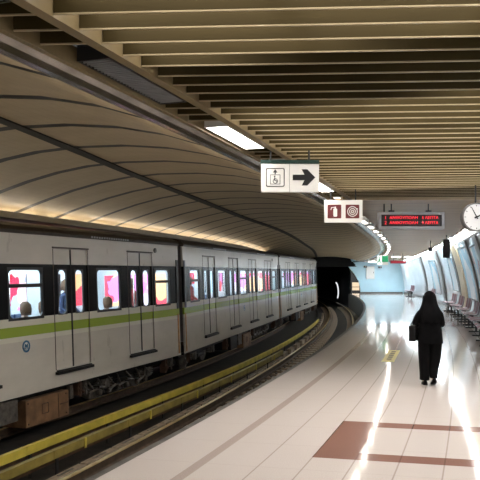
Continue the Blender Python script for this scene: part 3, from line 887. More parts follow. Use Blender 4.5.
# ------------------------------------------------------------------ lit adverts on the wall behind the train
def lightbox(sa, sb, m, label):
    c = P(-7.77, (sa + sb) / 2, .7)
    e = empty('lit_advert', c, ang((sa + sb) / 2), label, 'advert', 'lit adverts behind the train')
    w = (sb - sa) * .96
    mb = MB(); mb.box(-w / 2, w / 2, -.14, -.02, 0, 1.7); ob = mb.build('casing', M['steel'], e)
    mb = MB(); mb.box(-w / 2 + .06, w / 2 - .06, -.155, -.142, .06, 1.64); mb.build('printed_face', m, e)
lightbox(12.5, 15.3, M['ad_pink'], 'large pink lit advert seen through the nearest train window')
lightbox(15.7, 18.2, M['ad_red'], 'red and pink lit advert seen through the nearest train doors')
lightbox(18.6, 21.8, M['ad_pink'], 'magenta lit advert seen through the window between the nearest doors')
lightbox(22.2, 24.6, M['ad_red'], 'red lit advert seen through the second pair of doors')
lightbox(25.0, 28.2, M['ad_blue'], 'pale blue lit advert seen through the last window of the nearest carriage')
lightbox(28.8, 32.0, M['ad_red'], 'red lit advert seen through the second carriage')
lightbox(32.6, 36.0, M['ad_blue'], 'pale blue lit advert seen through the middle of the second carriage')
lightbox(36.6, 40.5, M['ad_pink'], 'pink lit advert seen through the far half of the second carriage')
for i in range(4): lightbox(41.2 + i * 4.2, 44.9 + i * 4.2, M['ad_blue'], 'pale blue lit advert behind the far carriages')

# ------------------------------------------------------------------ lamps
def ceiling_lamp(s, o, lit, label, L=1.35, w=.26, z=None):
    z = (ZC if z is None else z)
    e = empty('ceiling_light', P(o, s, z), ang(s), label, 'ceiling light', 'ceiling lights along the rim')
    mb = MB()
    mb.box(-L / 2, L / 2, -w / 2, -w / 2 + .015, 0, .10); mb.box(-L / 2, L / 2, w / 2 - .015, w / 2, 0, .10)
    mb.box(-L / 2, -L / 2 + .015, -w / 2 + .015, w / 2 - .015, 0, .10); mb.box(L / 2 - .015, L / 2, -w / 2 + .015, w / 2 - .015, 0, .10)
    mb.box(-L / 2, L / 2, -w / 2, w / 2, .102, .115)
    mb.build('housing', M['black'] if not lit else M['white'], e)
    if lit:
        d = MB(); d.box(-L / 2 + .02, L / 2 - .02, -w / 2 + .02, w / 2 - .02, .02, .03); d.build('diffuser', M['lamp'], e)
    else:
        d = MB()
        for i in range(27):
            x = -L / 2 + .05 + i * .048
            d.box(x, x + .012, -w / 2 + .02, w / 2 - .02, .0, .03)
        for yy in (-.045, .04): d.box(-L / 2 + .02, L / 2 - .02, yy, yy + .006, .02, .05)
        d.build('louvre', M['grey'], e)
        d = MB(); d.tube((-L / 2 + .03, -.02, .075), (L / 2 - .03, -.02, .075), .012, 8); d.build('dead_tube', M['white'], e)
    return e
k = 0
s = 3.75 - 2.4 * 5
rl = {}
while s < 58:
    lit = not (3 < s < 7)
    if s < 3: lab = 'lit recessed ceiling light behind the viewpoint'
    elif s < 5: lab = 'dark unlit louvred ceiling light in the top left corner'
    elif s < 7: lab = 'dark unlit louvred ceiling light nearer than the first lit one'
    elif s < 9: lab = 'first lit ceiling light, large and bright beside the lift sign'
    elif s < 12: lab = 'lit ceiling light hidden behind the lift sign'
    elif s < 14.5: lab = 'lit ceiling light just right of the lift sign'
    elif s < 17: lab = 'lit ceiling light behind the fire equipment sign'
    else: lab = None
    o_ = rim(s) + .215
    e = ceiling_lamp(s, o_, lit, lab, w=(.26 if s < 14 else .15), z=(ZC if s < 15.9 else ZC - .125) - drop(s))
    if lab is None:
        k += 1
        e['label'] = 'small lit lamp in the curving row along the rim beyond the fire sign'
    s += 2.4
# dense ribbed lamps on the tight far bend of the rim
s = 38.3
while s < 58:
    ok = all(abs(((s - (3.75 - 12)) % 2.4) - q) > .95 for q in (0, 2.4))
    if ok:
        e = ceiling_lamp(s, rim(s) + .215, True, 'short lit lamp in the ribbed far bend of the rim', .28, .2, ZC - .125 - drop(s))
        e['category'] = 'ceiling light'
    s += .6
# tubes above the right wall
s = -10.5; k = 0
while s < 59:
    e = empty('light_panel', P(3.72, s, ZC - .125 - drop(s)), ang(s), 'wide light panel glowing under the ceiling along the top of the right wall', 'light panel', 'light panels above the right wall')
    mb = MB(); w_ = .08 if s < 30 else .15; mb.box(-.52, .52, -w_, w_, .03, .09); mb.build('housing', M['white'], e)
    mb = MB(); w_ = .07 if s < 30 else .14; mb.box(-.5, .5, -w_, w_, .012, .029); mb.build('diffuser', M['cove'] if s < 30 else M['bright'], e)
    s += 1.8
# cove behind the wall top: tubes shining up on a white reflector
struct(sweep(lambda s: rect(4.15, 4.93, ZC - .03 - drop(s), ZC - .005 - drop(s)), S0, 60.9, .8).build('trim_10', M['white']))
s = -10.8
while s < 59.5:
    if drop(s) < .33:
        e = empty('cove_light', P(4.42, s, WZ - .22), ang(s), 'tube light hidden behind the top edge of the right wall', 'cove light', 'cove lights behind the right wall')
        mb = MB(); mb.box(-.8, .8, -.04, .04, 0, .02); mb.build('batten', M['white'], e)
        mb = MB(); mb.box(-.78, .78, -.03, .03, .021, .035); mb.build('tube', M['up'], e)
    s += 1.7
for o_ in (1.6, 2.5, 3.4):  # extra flat lights, added to brighten the far end of the platform
    for s in (50.5, 58.6):
        e = empty('added_flat_light', P(o_, s, ZC - .07 - drop(s) - .02), ang(s), 'added flat ceiling light brightening the far end wall', 'flat light', 'added flat lights near the end wall')
        mb = MB(); mb.box(-.3, .3, -.3, .3, .03, .07); mb.build('housing', M['white'], e)
        mb = MB(); mb.box(-.28, .28, -.28, .28, .012, .029); mb.build('diffuser', M['bright'], e)
# added luminous panels over the slats, brightening the floor, one bay left unlit
for o_ in (1.65, 2.85, 4.05):
    s = -11.0
    while s < 13.6:
        if not 6.0 < s < 6.9:
            e = empty('added_panel_light', P(o_, s, ZC + face_h + .012), ang(s), 'added flat light panel hidden above the ceiling slats', 'panel light', 'added panel lights above the slats')
            mb = MB(); mb.box(-.64, .64, -.58, .58, .003, .007); mb.build('housing', M['white'], e)
            mb = MB(); mb.box(-.63, .63, -.57, .57, .0, .0028); mb.build('diffuser', M['down'] if s > 5 else M['down2'], e)
        s += 1.35
# uplight tubes hidden behind the ledge over the far track
s = 2
while s < 38:
    e = empty('ledge_light', P(-5.40, s, 2.958 - drop(s)), ang(s), 'warm tube light on the ledge above the train, washing the vault', 'ledge light', 'tube lights along the ledge')
    mb = MB(); mb.box(-.72, .72, -.04, .04, 0, .012); mb.build('batten', M['beam'], e)
    mb = MB(); T = Matrix.Translation((0, 0, .04)) @ Matrix.Rotation(math.radians(20), 4, 'X'); mb.box(-.70, .70, -.004, .0, -.022, .022, 0, T); mb.build('tube', M['warm'], e)
    s += 1.6

# ------------------------------------------------------------------ hanging signs
def frame_rect(mb, x0, x1, z0, z1, t, y0, y1):
    mb.box(x0, x1, y0, y1, z0, z0 + t); mb.box(x0, x1, y0, y1, z1 - t, z1); mb.box(x0, x0 + t, y0, y1, z0 + t, z1 - t); mb.box(x1 - t, x1, y0, y1, z0 + t, z1 - t)
def at(px, py, Y): return Vector(((px - 240) / 690 * Y, Y, 1.9 + (271.5 - py) / 690 * Y))
# lift sign
Y = 8.5; a = at(261, 192, Y); b = at(319, 160, Y); w = b.x - a.x; h = b.z - a.z
e = empty('hanging_sign', (a.x, Y, a.z), 0, 'white hanging sign with a lift pictogram and a black arrow pointing right', 'sign')
mb = MB(); mb.box(0, w, 0, .08, 0, h - .045); mb.build('sign_box', M['signwhite'], e, bevel=.004)
mb = MB(); mb.box(-.004, w + .004, -.006, .086, h - .044, h); mb.build('top_rail', M['signgreen'], e)
mb = MB(); mb.tube((.12, .04, h), (.12, .04, ZC - a.z - .0), .012); mb.tube((w - .12, .04, h), (w - .12, .04, ZC - a.z), .012); mb.build('hanger', M['black'], e)
q = (h - .045); cz = q / 2 + .005; mb = MB()
cx = w * .245; hw = .115
ring(mb, rr(cx, cz, 2 * hw, 2 * hw, .02), rr(cx, cz, 2 * hw - .02, 2 * hw - .02, .015), -.004, -.0005)
mb.box(w * .49, w * .49 + .003, -.003, -.0005, 0, q)
frame_rect(mb, cx - .062, cx + .062, cz - .085, cz + .035, .006, -.004, -.0005)
mb.poly([(cx - .028, cz + .06), (cx + .028, cz + .06), (cx, cz + .10)], -.004, -.0005); mb.box(cx - .007, cx + .007, -.004, -.0005, cz + .04, cz + .062)
n = 12; rg_o = [(cx + .002 + .032 * math.cos(2 * PI * i / n), cz - .045 + .032 * math.sin(2 * PI * i / n)) for i in range(n)]
rg_i = [(cx + .002 + .025 * math.cos(2 * PI * i / n), cz - .045 + .025 * math.sin(2 * PI * i / n)) for i in range(n)]
ring(mb, rg_o, rg_i, -.004, -.0005)
mb.box(cx - .012, cx - .002, -.004, -.0005, cz - .04, cz + .0); mb.box(cx - .002, cx + .022, -.004, -.0005, cz - .045, cz - .036); mb.box(cx + .015, cx + .024, -.004, -.0005, cz - .07, cz - .045)
mb.tube((cx - .007, -.004, cz + .012), (cx - .007, -.0005, cz + .012), .009, 10)
mb.build('lift_pictogram', M['signblack'], e)
mb = MB(); ax = w * .56; az = cz
mb.poly([(ax - .01, az - .034), (ax + .135, az - .034), (ax + .10, az - .10), (ax + .17, az - .10), (ax + .268, az), (ax + .17, az + .10), (ax + .10, az + .10), (ax + .135, az + .034), (ax - .01, az + .034)], -.004, -.0005)
mb.build('arrow', M['signblack'], e)
# fire equipment sign
Y = 12.6; a = at(324.5, 222.5, Y); b = at(362.5, 200, Y); w = b.x - a.x; h = b.z - a.z
e = empty('hanging_sign', (a.x, Y, a.z), 0, 'white hanging sign with maroon fire extinguisher and hose reel symbols', 'sign')
mb = MB(); mb.box(0, w, 0, .08, 0, h); mb.build('sign_box', M['signwhite'], e, bevel=.004)
mb = MB(); mb.tube((.12, .04, h), (.12, .04, ZC - a.z), .012); mb.tube((w - .12, .04, h), (w - .12, .04, ZC - a.z), .012); mb.build('hanger', M['black'], e)
for i, cx in enumerate((w * .26, w * .735)):
    mb = MB(); mb.poly(rr(cx, h / 2 - .005, .25, .25, .015), -.004, -.0005); t_ = mb.build('symbol_tile', M['maroon'], e)
    mb = MB(); cz = h / 2 - .005
    if i == 0:
        mb.poly(rr(cx + .015, cz - .02, .07, .15, .02), -.007, -.0045); mb.box(cx - .0, cx + .03, -.007, -.0045, cz + .055, cz + .075)
        mb.poly([(cx - .07, cz + .03), (cx - .06, cz + .075), (cx + .03, cz + .09), (cx + .03, cz + .078), (cx - .05, cz + .062), (cx - .058, cz + .03)], -.007, -.0045)
        mb.build('extinguisher_symbol', M['signwhite'], t_)
    else:
        for rad in (.095, .06, .028):
            n = 24
            ring(mb, [(cx + rad * math.cos(2 * PI * j / n), cz + rad * math.sin(2 * PI * j / n)) for j in range(n)], [(cx + (rad - .013) * math.cos(2 * PI * j / n), cz + (rad - .013) * math.sin(2 * PI * j / n)) for j in range(n)], -.007, -.0045)
        mb.box(cx + .07, cx + .1, -.007, -.0045, cz + .04, cz + .055)
        mb.build('hose_reel_symbol', M['signwhite'], t_)
# LED display
Y = 15.2; a = at(378.5, 229, Y); b = at(444.5, 212, Y); w = b.x - a.x; h = b.z - a.z
e = empty('departure_display', (a.x, Y, a.z), 0, 'grey hanging departure display with two rows of red dot text', 'display')
mb = MB(); t = .06; frame_rect(mb, 0, w, 0, h, t, -.02, .02); mb.box(0, w, .02, .16, 0, h); mb.build('casing', M['grey'], e, bevel=.005)
mb = MB(); mb.box(t, w - t, .0, .019, t, h - t); mb.build('screen', M['signblack'], e)
for i, zz in enumerate((h * .66, h * .36)):
    for j, (tx, xx, ww) in enumerate((('ΑΝΘΟΥΠΟΛΗ', .24, 1.0), ('5 ΛΕΠΤΑ' if i == 0 else '9 ΛΕΠΤΑ', w - .50, 1.0))):
        o = text(tx, .085, M['led'], 'led_text', e, (xx, -.003, zz), (PI / 2, 0, 0), 'LEFT', .002, ww)
        wd = o.dimensions.x
        o.scale = ((.62 if j == 0 else .36) / max(o.data.vertices and (max(v.co.x for v in o.data.vertices) - min(v.co.x for v in o.data.vertices)), .01), 1, 1)
    text('1' if i == 0 else '2', .10, M['led'], 'led_text', e, (.13, -.003, zz), (PI / 2, 0, 0), 'LEFT', .002)
mb = MB()
for xx in (.14, .30, 1.12): mb.tube((xx, .08, h), (xx, .08, ZC - a.z - .002), .014); 
mb.box(.24, .36, .04, .12, h, h + .04); mb.box(1.06, 1.18, .04, .12, h, h + .04)
mb.build('hanger', M['black'], e)
# clock
Y = 12.0; c = at(476.5, 217, Y)
e = empty('station_clock', (c.x, Y, c.z), 0, 'round white station clock with a dark rim hanging at the right edge', 'clock')
mb = MB(); mb.tube((0, 0, 0), (0, .10, 0), .225, 48); mb.build('clock_face', M['clockface'], e)
mb = MB(); n = 48
ring(mb, [(.25 * math.cos(2 * PI * i / n), .25 * math.sin(2 * PI * i / n)) for i in range(n)], [(.228 * math.cos(2 * PI * i / n), .228 * math.sin(2 * PI * i / n)) for i in range(n)], -.02, .12); mb.build('clock_rim', M['rib'], e)
mb = MB()
for i in range(12):
    a_ = 2 * PI * i / 12; u = Vector((math.sin(a_), 0, math.cos(a_))); mb.tube(u * .185 + Vector((0, -.004, 0)), u * .21 + Vector((0, -.004, 0)), .006, 6)
mb.build('hour_marks', M['signblack'], e)
def hand(deg, L, w_, name):
    a_ = math.radians(deg); u = Vector((math.sin(a_), 0, math.cos(a_))); v = Vector((u.z, 0, -u.x)); mb = MB(); k_ = 0
    for y_ in (-.016, -.010):
        for p in (-u * .04 - v * w_, -u * .04 + v * w_, u * L + v * w_ * .5, u * L - v * w_ * .5): mb.v.append(p + Vector((0, y_, 0)))
    for f in ((0, 1, 2, 3), (7, 6, 5, 4), (0, 4, 5, 1), (1, 5, 6, 2), (2, 6, 7, 3), (3, 7, 4, 0)): mb.face(f)
    mb.build(name, M['signblack'], e)
hand(66, .13, .016, 'hour_hand'); hand(-28, .19, .010, 'minute_hand')
mb = MB(); mb.tube((0, .05, .251), (0, .05, ZC - c.z), .014); mb.build('hanger', M['black'], e)
# exit sign, red display, small things far away
Y = 43.0; a = at(377.2, 265, Y); b = at(388.2, 255.6, Y); w = b.x - a.x; h = b.z - a.z
e = empty('exit_sign', (a.x, Y, a.z), 0, 'small green and white lit exit sign hanging at the far bend', 'exit sign')
mb = MB(); mb.box(0, w, .002, .08, 0, h); mb.build('sign_box', M['white'], e)
mb = MB(); mb.box(.01, w * .42, -.006, 0, .01, h - .01); mb.build('pictogram_panel', M['exitw'], e)
mb = MB(); mb.box(w * .43, w - .01, -.006, 0, .01 + h * .3, h - .01); mb.build('green_panel', M['exitg'], e)
mb = MB(); x = .13; z = h * .5
mb.tube((x, -.012, z + .17), (x, -.007, z + .17), .035, 10); mb.poly([(x - .03, z + .12), (x + .03, z + .13), (x + .05, z - .02), (x + .1, z - .16), (x + .06, z - .17), (x, z - .05), (x - .09, z - .16), (x - .12, z - .13), (x - .04, z)], -.012, -.007); mb.build('running_figure', M['exitg'], e)
mb = MB(); zc = ZC - drop(44.5) - a.z
mb.tube((w / 2, .04, h), (w / 2, .04, zc), .015); mb.build('hanger', M['black'], e)
Y = 45.0; a = at(390.5, 263.5, Y); b = at(406, 260.6, Y)
e = empty('red_display', (a.x, Y, a.z), 0, 'thin dark red lit display hanging far along the platform', 'display')
mb = MB(); mb.box(0, b.x - a.x, 0, .1, 0, b.z - a.z); mb.build('casing', M['maroon'], e)
mb = MB(); mb.box(.04, b.x - a.x - .04, -.006, -.001, .03, b.z - a.z - .03); mb.build('screen', M['ledred'], e)
mb = MB(); mb.tube((.2, .05, b.z - a.z), (.2, .05, ZC - drop(47) - a.z), .015); mb.tube((b.x - a.x - .2, .05, b.z - a.z), (b.x - a.x - .2, .05, ZC - drop(47) - a.z), .015); mb.build('hanger', M['black'], e)
# cabinet and camera on the end wall
def on_endwall(o, z): return P(o, S1 + .32, z)
p = on_endwall(1.75, 1.25)
e = empty('wall_cabinet', p, S1 / R - TH, 'pale wall cabinet on the blue end wall near the tunnel mouth', 'cabinet')
mb = MB(); mb.box(-.35, .35, -.25, -.003, 0, 1.1); mb.build('body', M['cabinet'], e, bevel=.01)
mb = MB(); mb.box(-.32, .32, -.262, -.252, .03, 1.07); d_ = mb.build('door', M['white'], e)
mb = MB(); mb.box(.24, .28, -.28, -.263, .5, .62); mb.build('handle', M['black'], d_)
for (o_, z_, l_) in ((1.3, 2.3, 'black security camera at the top left of the end wall'), (2.55, 2.25, 'black security camera above the right side of the wall cabinet')):
    e = empty('security_camera', on_endwall(o_, z_), S1 / R - TH, l_, 'camera')
    mb = MB(); mb.box(-.12, .12, -.5, -.12, -.07, .09); mb.build('camera_body', M['black'], e, bevel=.01)
    mb = MB(); mb.tube((0, -.12, 0), (0, -.003, .0), .03); mb.build('bracket', M['black'], e)
    mb = MB(); mb.tube((0, -.53, .01), (0, -.5, .01), .05, 14); mb.build('lens', M['steel'], e)
# tunnel lights
e = empty('tunnel_light', P(-.6, 66, -1.28), ang(66), 'curved white light on the wall inside the dark tunnel', 'tunnel light')
mb = MB(); pts = [Vector((0, .32 * math.cos(t_) , 1.20 + .95 * math.sin(t_))) for t_ in [(-.45 + 1.3 * i / 8) * PI / 2 for i in range(9)]]
base_p = Vector(at(337.3, 285, 67))
e.location = (base_p.x, base_p.y, -1.28)
for i in range(8):
    mb.tube((-(.22) + pts[i].y, 0, pts[i].z), (-.22 + pts[i + 1].y, 0, pts[i + 1].z), .06, 10)
e.rotation_euler = (0, 0, 0)
mb.build('glowing_tube', M['tlamp'], e, smooth=True)
mb = MB(); mb.tube((0.05, .1, 0), (.05, .1, 2.2), .03); mb.build('post', M['black'], e)
Y = 66.0; a = at(352.3, 290.3, Y); b = at(359.3, 282.4, Y)
e = empty('tunnel_notice', (a.x, Y, 0 - 1.28), 0, 'small warm lit notice board just inside the tunnel mouth', 'notice board')
mb = MB(); z0 = a.z + 1.28; w = b.x - a.x; h = b.z - a.z
mb.box(0, w, 0, .06, z0, z0 + h * .38); mb.box(0, w, 0, .06, z0 + h * .46, z0 + h); mb.build('board', M['tlamp2'], e)
mb = MB(); mb.tube((w / 2, .1, 0), (w / 2, .1, z0 + h), .03); mb.build('post', M['black'], e)
# black loudspeaker and conduit hanging near the top of the right wall
e = empty('loudspeaker', P(3.40, 30.3, ZC - .0), ang(30.3), 'black wedge-shaped loudspeaker hanging by the right wall below the ceiling', 'loudspeaker')
mb = MB(); mb.poly([(-.16, -.20), (.16, -.16), (.10, -.72), (.0, -.95), (-.07, -.72)], -.14, .14); mb.build('speaker_box', M['signblack'], e, bevel=.01)
mb = MB(); mb.tube((0, 0, -.19), (0, 0, -.002), .02); mb.build('hanger', M['black'], e)
e = empty('loudspeaker', P(3.0, 34, ZC - .0), ang(34), 'small black loudspeaker hanging from the ceiling above the woman', 'loudspeaker')
e.location.z -= drop(34)
mb = MB(); mb.tube((0, 0, -.52), (0, 0, -.32), .1, 16); mb.build('speaker_box', M['signblack'], e)
mb = MB(); mb.tube((0, 0, -.32), (0, 0, -.002), .018); mb.build('hanger', M['black'], e)

# ------------------------------------------------------------------ floor marking
e = empty('floor_marking', P(1.68, 16.95, .001), ang(16.95), 'yellow rectangular marking stuck on the platform floor behind the woman', 'floor marking')
mb = MB(); mb.box(-1.1, 1.1, -.13, .13, 0, .003); mb.build('yellow_sheet', M['stickery'], e)
mb = MB()
for i in range(5): mb.box(-.8 + i * .36, -.56 + i * .36, -.05, .05, .004, .005)
mb.build('printed_dashes', M['olive'], e)

# ------------------------------------------------------------------ benches
def make_bench():
    e = empty('platform_bench', (0, 0, 0))
    mb = MB(); mb.box(-1.0, 1.0, -.08, .08, .27, .37); mb.build('beam', M['black'], e)
    for x in (-.72, .72):
        mb = MB(); mb.box(x - .03, x + .03, -.03, .03, .04, .30); mb.box(x - .035, x + .035, -.22, .24, 0, .04); mb.build('leg', M['black'], e)
    for i, x in enumerate((-.72, -.24, .24, .72)):
        # seat shell: profile in (y,z), front toward the track (-y)
        pr = [(-.24, .43), (-.20, .455), (-.05, .435), (.12, .43), (.18, .46), (.21, .55), (.25, .85), (.235, .86), (.185, .57), (.16, .49), (.11, .455), (-.05, .46), (-.2, .48), (-.25, .45)]
        mb = MB(); k = 0; n = len(pr)
        for xx in (x - .21, x + .21):
            for (y, z) in pr: mb.v.append(Vector((xx, y, z)))
        mb.face(range(n)); mb.face([n + j for j in range(n)][::-1])
        for j in range(n): q = (j + 1) % n; mb.face((j, q, n + q, n + j))
        s_ = mb.build('seat', M['seatpink'] if i % 2 else M['seatred'], e, bevel=.004)
        mb = MB(); mb.box(x - .04, x + .04, -.04, .04, .371, .428); mb.build('bracket', M['black'], s_)
    return e
bn = None
bl = ['nearest platform bench at the right edge of the picture', 'second nearest bench along the right wall', 'third bench from the nearest along the right wall', 'fourth bench along the right wall, beside the blue-pink poster',
      'fifth bench along the right wall, just right of the woman', 'bench along the right wall hidden behind the woman', 'bench beyond the woman before the beige pilaster', 'far bench near the end of the right wall', 'farthest bench before the end wall']
for i, s in enumerate([17.3, 20.2, 23.1, 26.0, 28.9, 31.8, 34.7, 44.0, 54.0]):
    e = make_bench() if bn is None else copy_tree(bn)
    if bn is None: bn = e
    p = P(3.92, s, .0); e.location = p; e.rotation_euler = (0, 0, ang(s) + PI)
    tag(e, bl[i], 'bench', 'benches along the right wall')

# ------------------------------------------------------------------ the woman
WX, WY = 3.18, 11.55
e = empty('person', (WX, WY, 0), math.radians(-6), 'person in long black coat and headscarf walking away, dark bag on the left arm', 'person')
V = [(0, 0, .84), (0, .0, 1.02), (0, .01, 1.19), (0, .03, 1.31), (0, .055, 1.40), (0, .07, 1.49)]
E = [(0, 1), (1, 2), (2, 3), (3, 4), (4, 5)]; r = [.115, .095, .095, .045, .078, .065]
# left arm (elbow out, forearm forward), right arm bent
V += [(-.13, .01, 1.21), (-.245, -.02, 1.03), (-.20, .17, 1.0), (-.17, .24, 1.01)]; E += [(2, 6), (6, 7), (7, 8), (8, 9)]; r += [.042, .036, .028, .024]
V += [(.13, .01, 1.21), (.20, -.01, 1.0), (.12, .18, 1.04), (.08, .24, 1.07)]; E += [(2, 10), (10, 11), (11, 12), (12, 13)]; r += [.042, .036, .028, .024]
# legs: left planted, right trailing heel up
V += [(-.085, 0, .78), (-.085, .04, .44), (-.075, .0, .09), (-.08, .11, .035)]; E += [(0, 14), (14, 15), (15, 16), (16, 17)]; r += [.09, .062, .04, .03]
V += [(.085, 0, .78), (.085, .08, .45), (.06, -.02, .13), (.075, .08, .045)]; E += [(0, 18), (18, 19), (19, 20), (20, 21)]; r += [.09, .062, .04, .03]
body = skin_body(V, E, r, 'body', M['skin'], e)
# hands
def fingers(base, d, up, side, parent, name='hand'):
    d = Vector(d).normalized(); up = Vector(up).normalized(); sd = Vector(side).normalized(); base = Vector(base)
    V = [base, base + d * .045, base + d * .085]; E = [(0, 1), (1, 2)]; r = [(.024, .016), (.034, .015), (.034, .013)]
    V = [tuple(v) for v in V]
    for i, (off, L) in enumerate(((-.027, .062), (-.009, .07), (.009, .066), (.027, .052))):
        k = len(V); b0 = base + d * .085 + sd * off
        V += [tuple(b0), tuple(b0 + d * L * .45 - up * .008), tuple(b0 + d * L * .7 - up * .03), tuple(b0 + d * L * .72 - up * .05)]
        E += [(2, k), (k, k + 1), (k + 1, k + 2), (k + 2, k + 3)]; r += [.0095, .009, .0085, .0075]
    k = len(V); V += [tuple(base + d * .03 - sd * .035), tuple(base + d * .065 - sd * .055 - up * .012), tuple(base + d * .09 - sd * .05 - up * .03)]
    E += [(0, k), (k, k + 1), (k + 1, k + 2)]; r += [.012, .010, .009]
    return skin_body(V, E, r, name, M['skin'], parent, 1)
fingers((-.17, .235, 1.01), (.25, 1, .05), (0, 0, 1), (1, -.2, 0), e)
fingers((.08, .235, 1.07), (-.3, 1, .15), (0, 0, 1), (-1, -.2, 0), e)
# face hidden from view, still there
mb = MB(); mb.loft([(0, .085, 1.335, .045, .05), (0, .085, 1.37, .06, .07), (0, .085, 1.42, .068, .08), (0, .075, 1.47, .07, .082), (0, .07, 1.52, .055, .07)], 20)
hd = mb.build('face', M['skin'], e, smooth=True)
mb = MB(); mb.tube((0, .160, 1.43), (0, .182, 1.405), .008, 8, .013); mb.tube((-.02, .153, 1.372), (.02, .153, 1.372), .006, 8); mb.build('nose_and_lips', M['skin'], hd)
mb = MB()
for x in (-.028, .028): mb.tube((x, .148, 1.44), (x, .159, 1.44), .010, 10)
mb.build('eyes', M['signblack'], hd)
def rings_mesh(rings, name, mat, n=36, fold=.0, nf=9, ph=0, cap=True, thick=True):
    mb = MB(); k = 0
    for (cx, cy, z, rx, ry) in rings:
        t0 = max(0, (rings[-1][2] - z) / (rings[-1][2] - rings[0][2] + 1e-6))
        for i in range(n):
            t = 2 * PI * i / n; f = 1 + fold * t0 * math.sin(nf * t + ph + z * 2)
            mb.v.append(Vector((cx + rx * f * math.cos(t), cy + ry * f * math.sin(t), z)))
    for q in range(len(rings) - 1):
        for i in range(n):
            j = (i + 1) % n; mb.face((q * n + i, q * n + j, (q + 1) * n + j, (q + 1) * n + i))
    if cap: mb.face([(len(rings) - 1) * n + i for i in range(n)])
    o = mb.build(name, mat, e, smooth=True)
    s_ = o.modifiers.new('sub', 'SUBSURF'); s_.levels = 1; s_.render_levels = 1
    return o
rings_mesh([(0.005, .0, .70, .205, .165), (0, 0, .80, .20, .16), (0, 0, .92, .19, .155), (0, 0, 1.05, .175, .145), (0, 0, 1.15, .185, .14), (0, .01, 1.23, .195, .13), (0, .015, 1.285, .165, .11), (0, .03, 1.33, .09, .08)], 'coat', M['cloth'], fold=.05, nf=7)
# headscarf: pointed-round crown, falling over shoulders and back
rings_mesh([(0, -.02, 1.05, .155, .155), (0, -.015, 1.13, .175, .16), (0, -.005, 1.22, .185, .15), (0, .01, 1.29, .158, .135), (0, .035, 1.36, .125, .118), (0, .045, 1.43, .118, .118), (0, .05, 1.49, .108, .11), (0, .05, 1.535, .082, .088), (0, .045, 1.565, .045, .05), (0, .045, 1.578, .012, .014)], 'headscarf', M['cloth'], fold=.06, nf=6, ph=1)
# sleeves
def limb(pts, rad, name, mat):
    Vv = [tuple(p) for p in pts]; return skin_body(Vv, [(i, i + 1) for i in range(len(Vv) - 1)], rad, name, mat, e)
limb([(-.12, .01, 1.25), (-.19, 0, 1.15), (-.25, -.03, 1.04), (-.225, .07, 1.0), (-.19, .19, 1.0)], [.07, .07, .062, .055, .05], 'sleeve', M['cloth'])
limb([(.14, .01, 1.25), (.175, 0, 1.13), (.195, -.02, 1.0), (.16, .09, 1.02), (.12, .18, 1.05)], [.07, .065, .055, .05, .05], 'sleeve', M['cloth'])
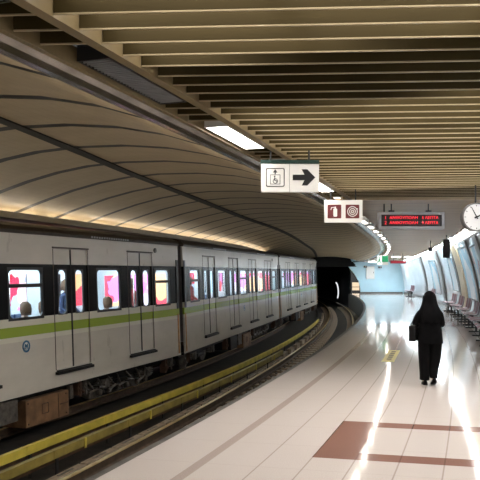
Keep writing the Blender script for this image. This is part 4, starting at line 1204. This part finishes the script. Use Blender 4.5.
# wide trousers
def trouser(cx, top, bot, tilt, foot):
    mb = MB()
rings_mesh([(-.088, -.01, .09, .080, .10), (-.084, .0, .2, .083, .10), (-.085, .02, .4, .095, .105), (-.09, .02, .6, .108, .12), (-.09, 0, .8, .11, .13)], 'trouser_leg', M['cloth2'], fold=.06, nf=5, cap=False)
rings_mesh([(.050, -.045, .13, .060, .085), (.058, -.01, .25, .070, .09), (.085, .035, .42, .094, .10), (.088, .03, .6, .105, .12), (.09, 0, .8, .11, .13)], 'trouser_leg', M['cloth2'], fold=.06, nf=5, ph=2, cap=False)
for (x, y, z, pitch) in ((-.078, .03, .0, 0), (.068, .0, .03, -.32)):
    mb = MB(); T = Matrix.Translation((x, y, z)) @ Matrix.Rotation(pitch, 4, 'X')
    prs = [(-.075, .032, .07), (-.04, .038, .08), (.02, .04, .068), (.08, .045, .05), (.125, .036, .034), (.145, .015, .02)]
    k = 0
    for (yy, hw, hh) in prs:
        for (a_, b_) in ((-1, 0), (-1, .55), (-.5, 1), (.5, 1), (1, .55), (1, 0)): mb.v.append(T @ Vector((hw * a_, yy, .002 + hh * b_)))
    for q in range(len(prs) - 1):
        for j in range(6): jj = (j + 1) % 6; mb.face((q * 6 + j, q * 6 + jj, q * 6 + 6 + jj, q * 6 + 6 + j))
    mb.face(range(6)); mb.face([(len(prs) - 1) * 6 + j for j in range(6)][::-1])
    o = mb.build('shoe', M['leather'], e, smooth=True)
# handbag hung on the left forearm
hx, hy = -.235, .06
Tm = Matrix.Rotation(math.radians(-6), 4, 'Z')
lp = Tm @ Vector((hx - .012, hy, 0))
e = empty('handbag', (WX + lp.x, WY + lp.y, .73), math.radians(-6 + 65), 'black leather handbag hanging from the left arm of the person in black', 'handbag')
mb = MB(); mb.poly(rr(0, .135, .30, .27, .03), -.055, .055); mb.build('bag_body', M['leather'], e, bevel=.012)
mb = MB(); pts = [Vector((.09 * math.cos(PI * i / 10), 0, .27 + .055 * math.sin(PI * i / 10))) for i in range(11)]
for (yy) in (-.03, .03):
    for a_, b_ in zip(pts, pts[1:]): mb.tube(a_ + Vector((0, yy, 0)), b_ + Vector((0, yy, 0)), .008, 8)
mb.build('strap', M['leather'], e)
mb = MB(); mb.box(-.02, .02, -.062, -.056, .19, .22); mb.build('clasp', M['steel'], e)

# ------------------------------------------------------------------ camera, world, view
cam_d = bpy.data.cameras.new('camera'); cam = bpy.data.objects.new('camera', cam_d); C.objects.link(cam)
cam.location = (0, 0, 1.9); cam.rotation_euler = (PI / 2, 0, 0)
cam_d.sensor_width = 36; cam_d.sensor_fit = 'HORIZONTAL'; cam_d.lens = 36 * 690 / 480; cam_d.shift_y = 31.5 / 480
cam_d.clip_end = 300; cam_d.clip_start = .05
sc = bpy.context.scene; sc.camera = cam
w = bpy.data.worlds.new('world'); sc.world = w; w.use_nodes = True
w.node_tree.nodes['Background'].inputs[0].default_value = (.5, .5, .5, 1); w.node_tree.nodes['Background'].inputs[1].default_value = .02
sc.view_settings.view_transform = 'Standard'; sc.view_settings.look = 'None'; sc.view_settings.gamma = 1
sc.view_settings.exposure = 2.62
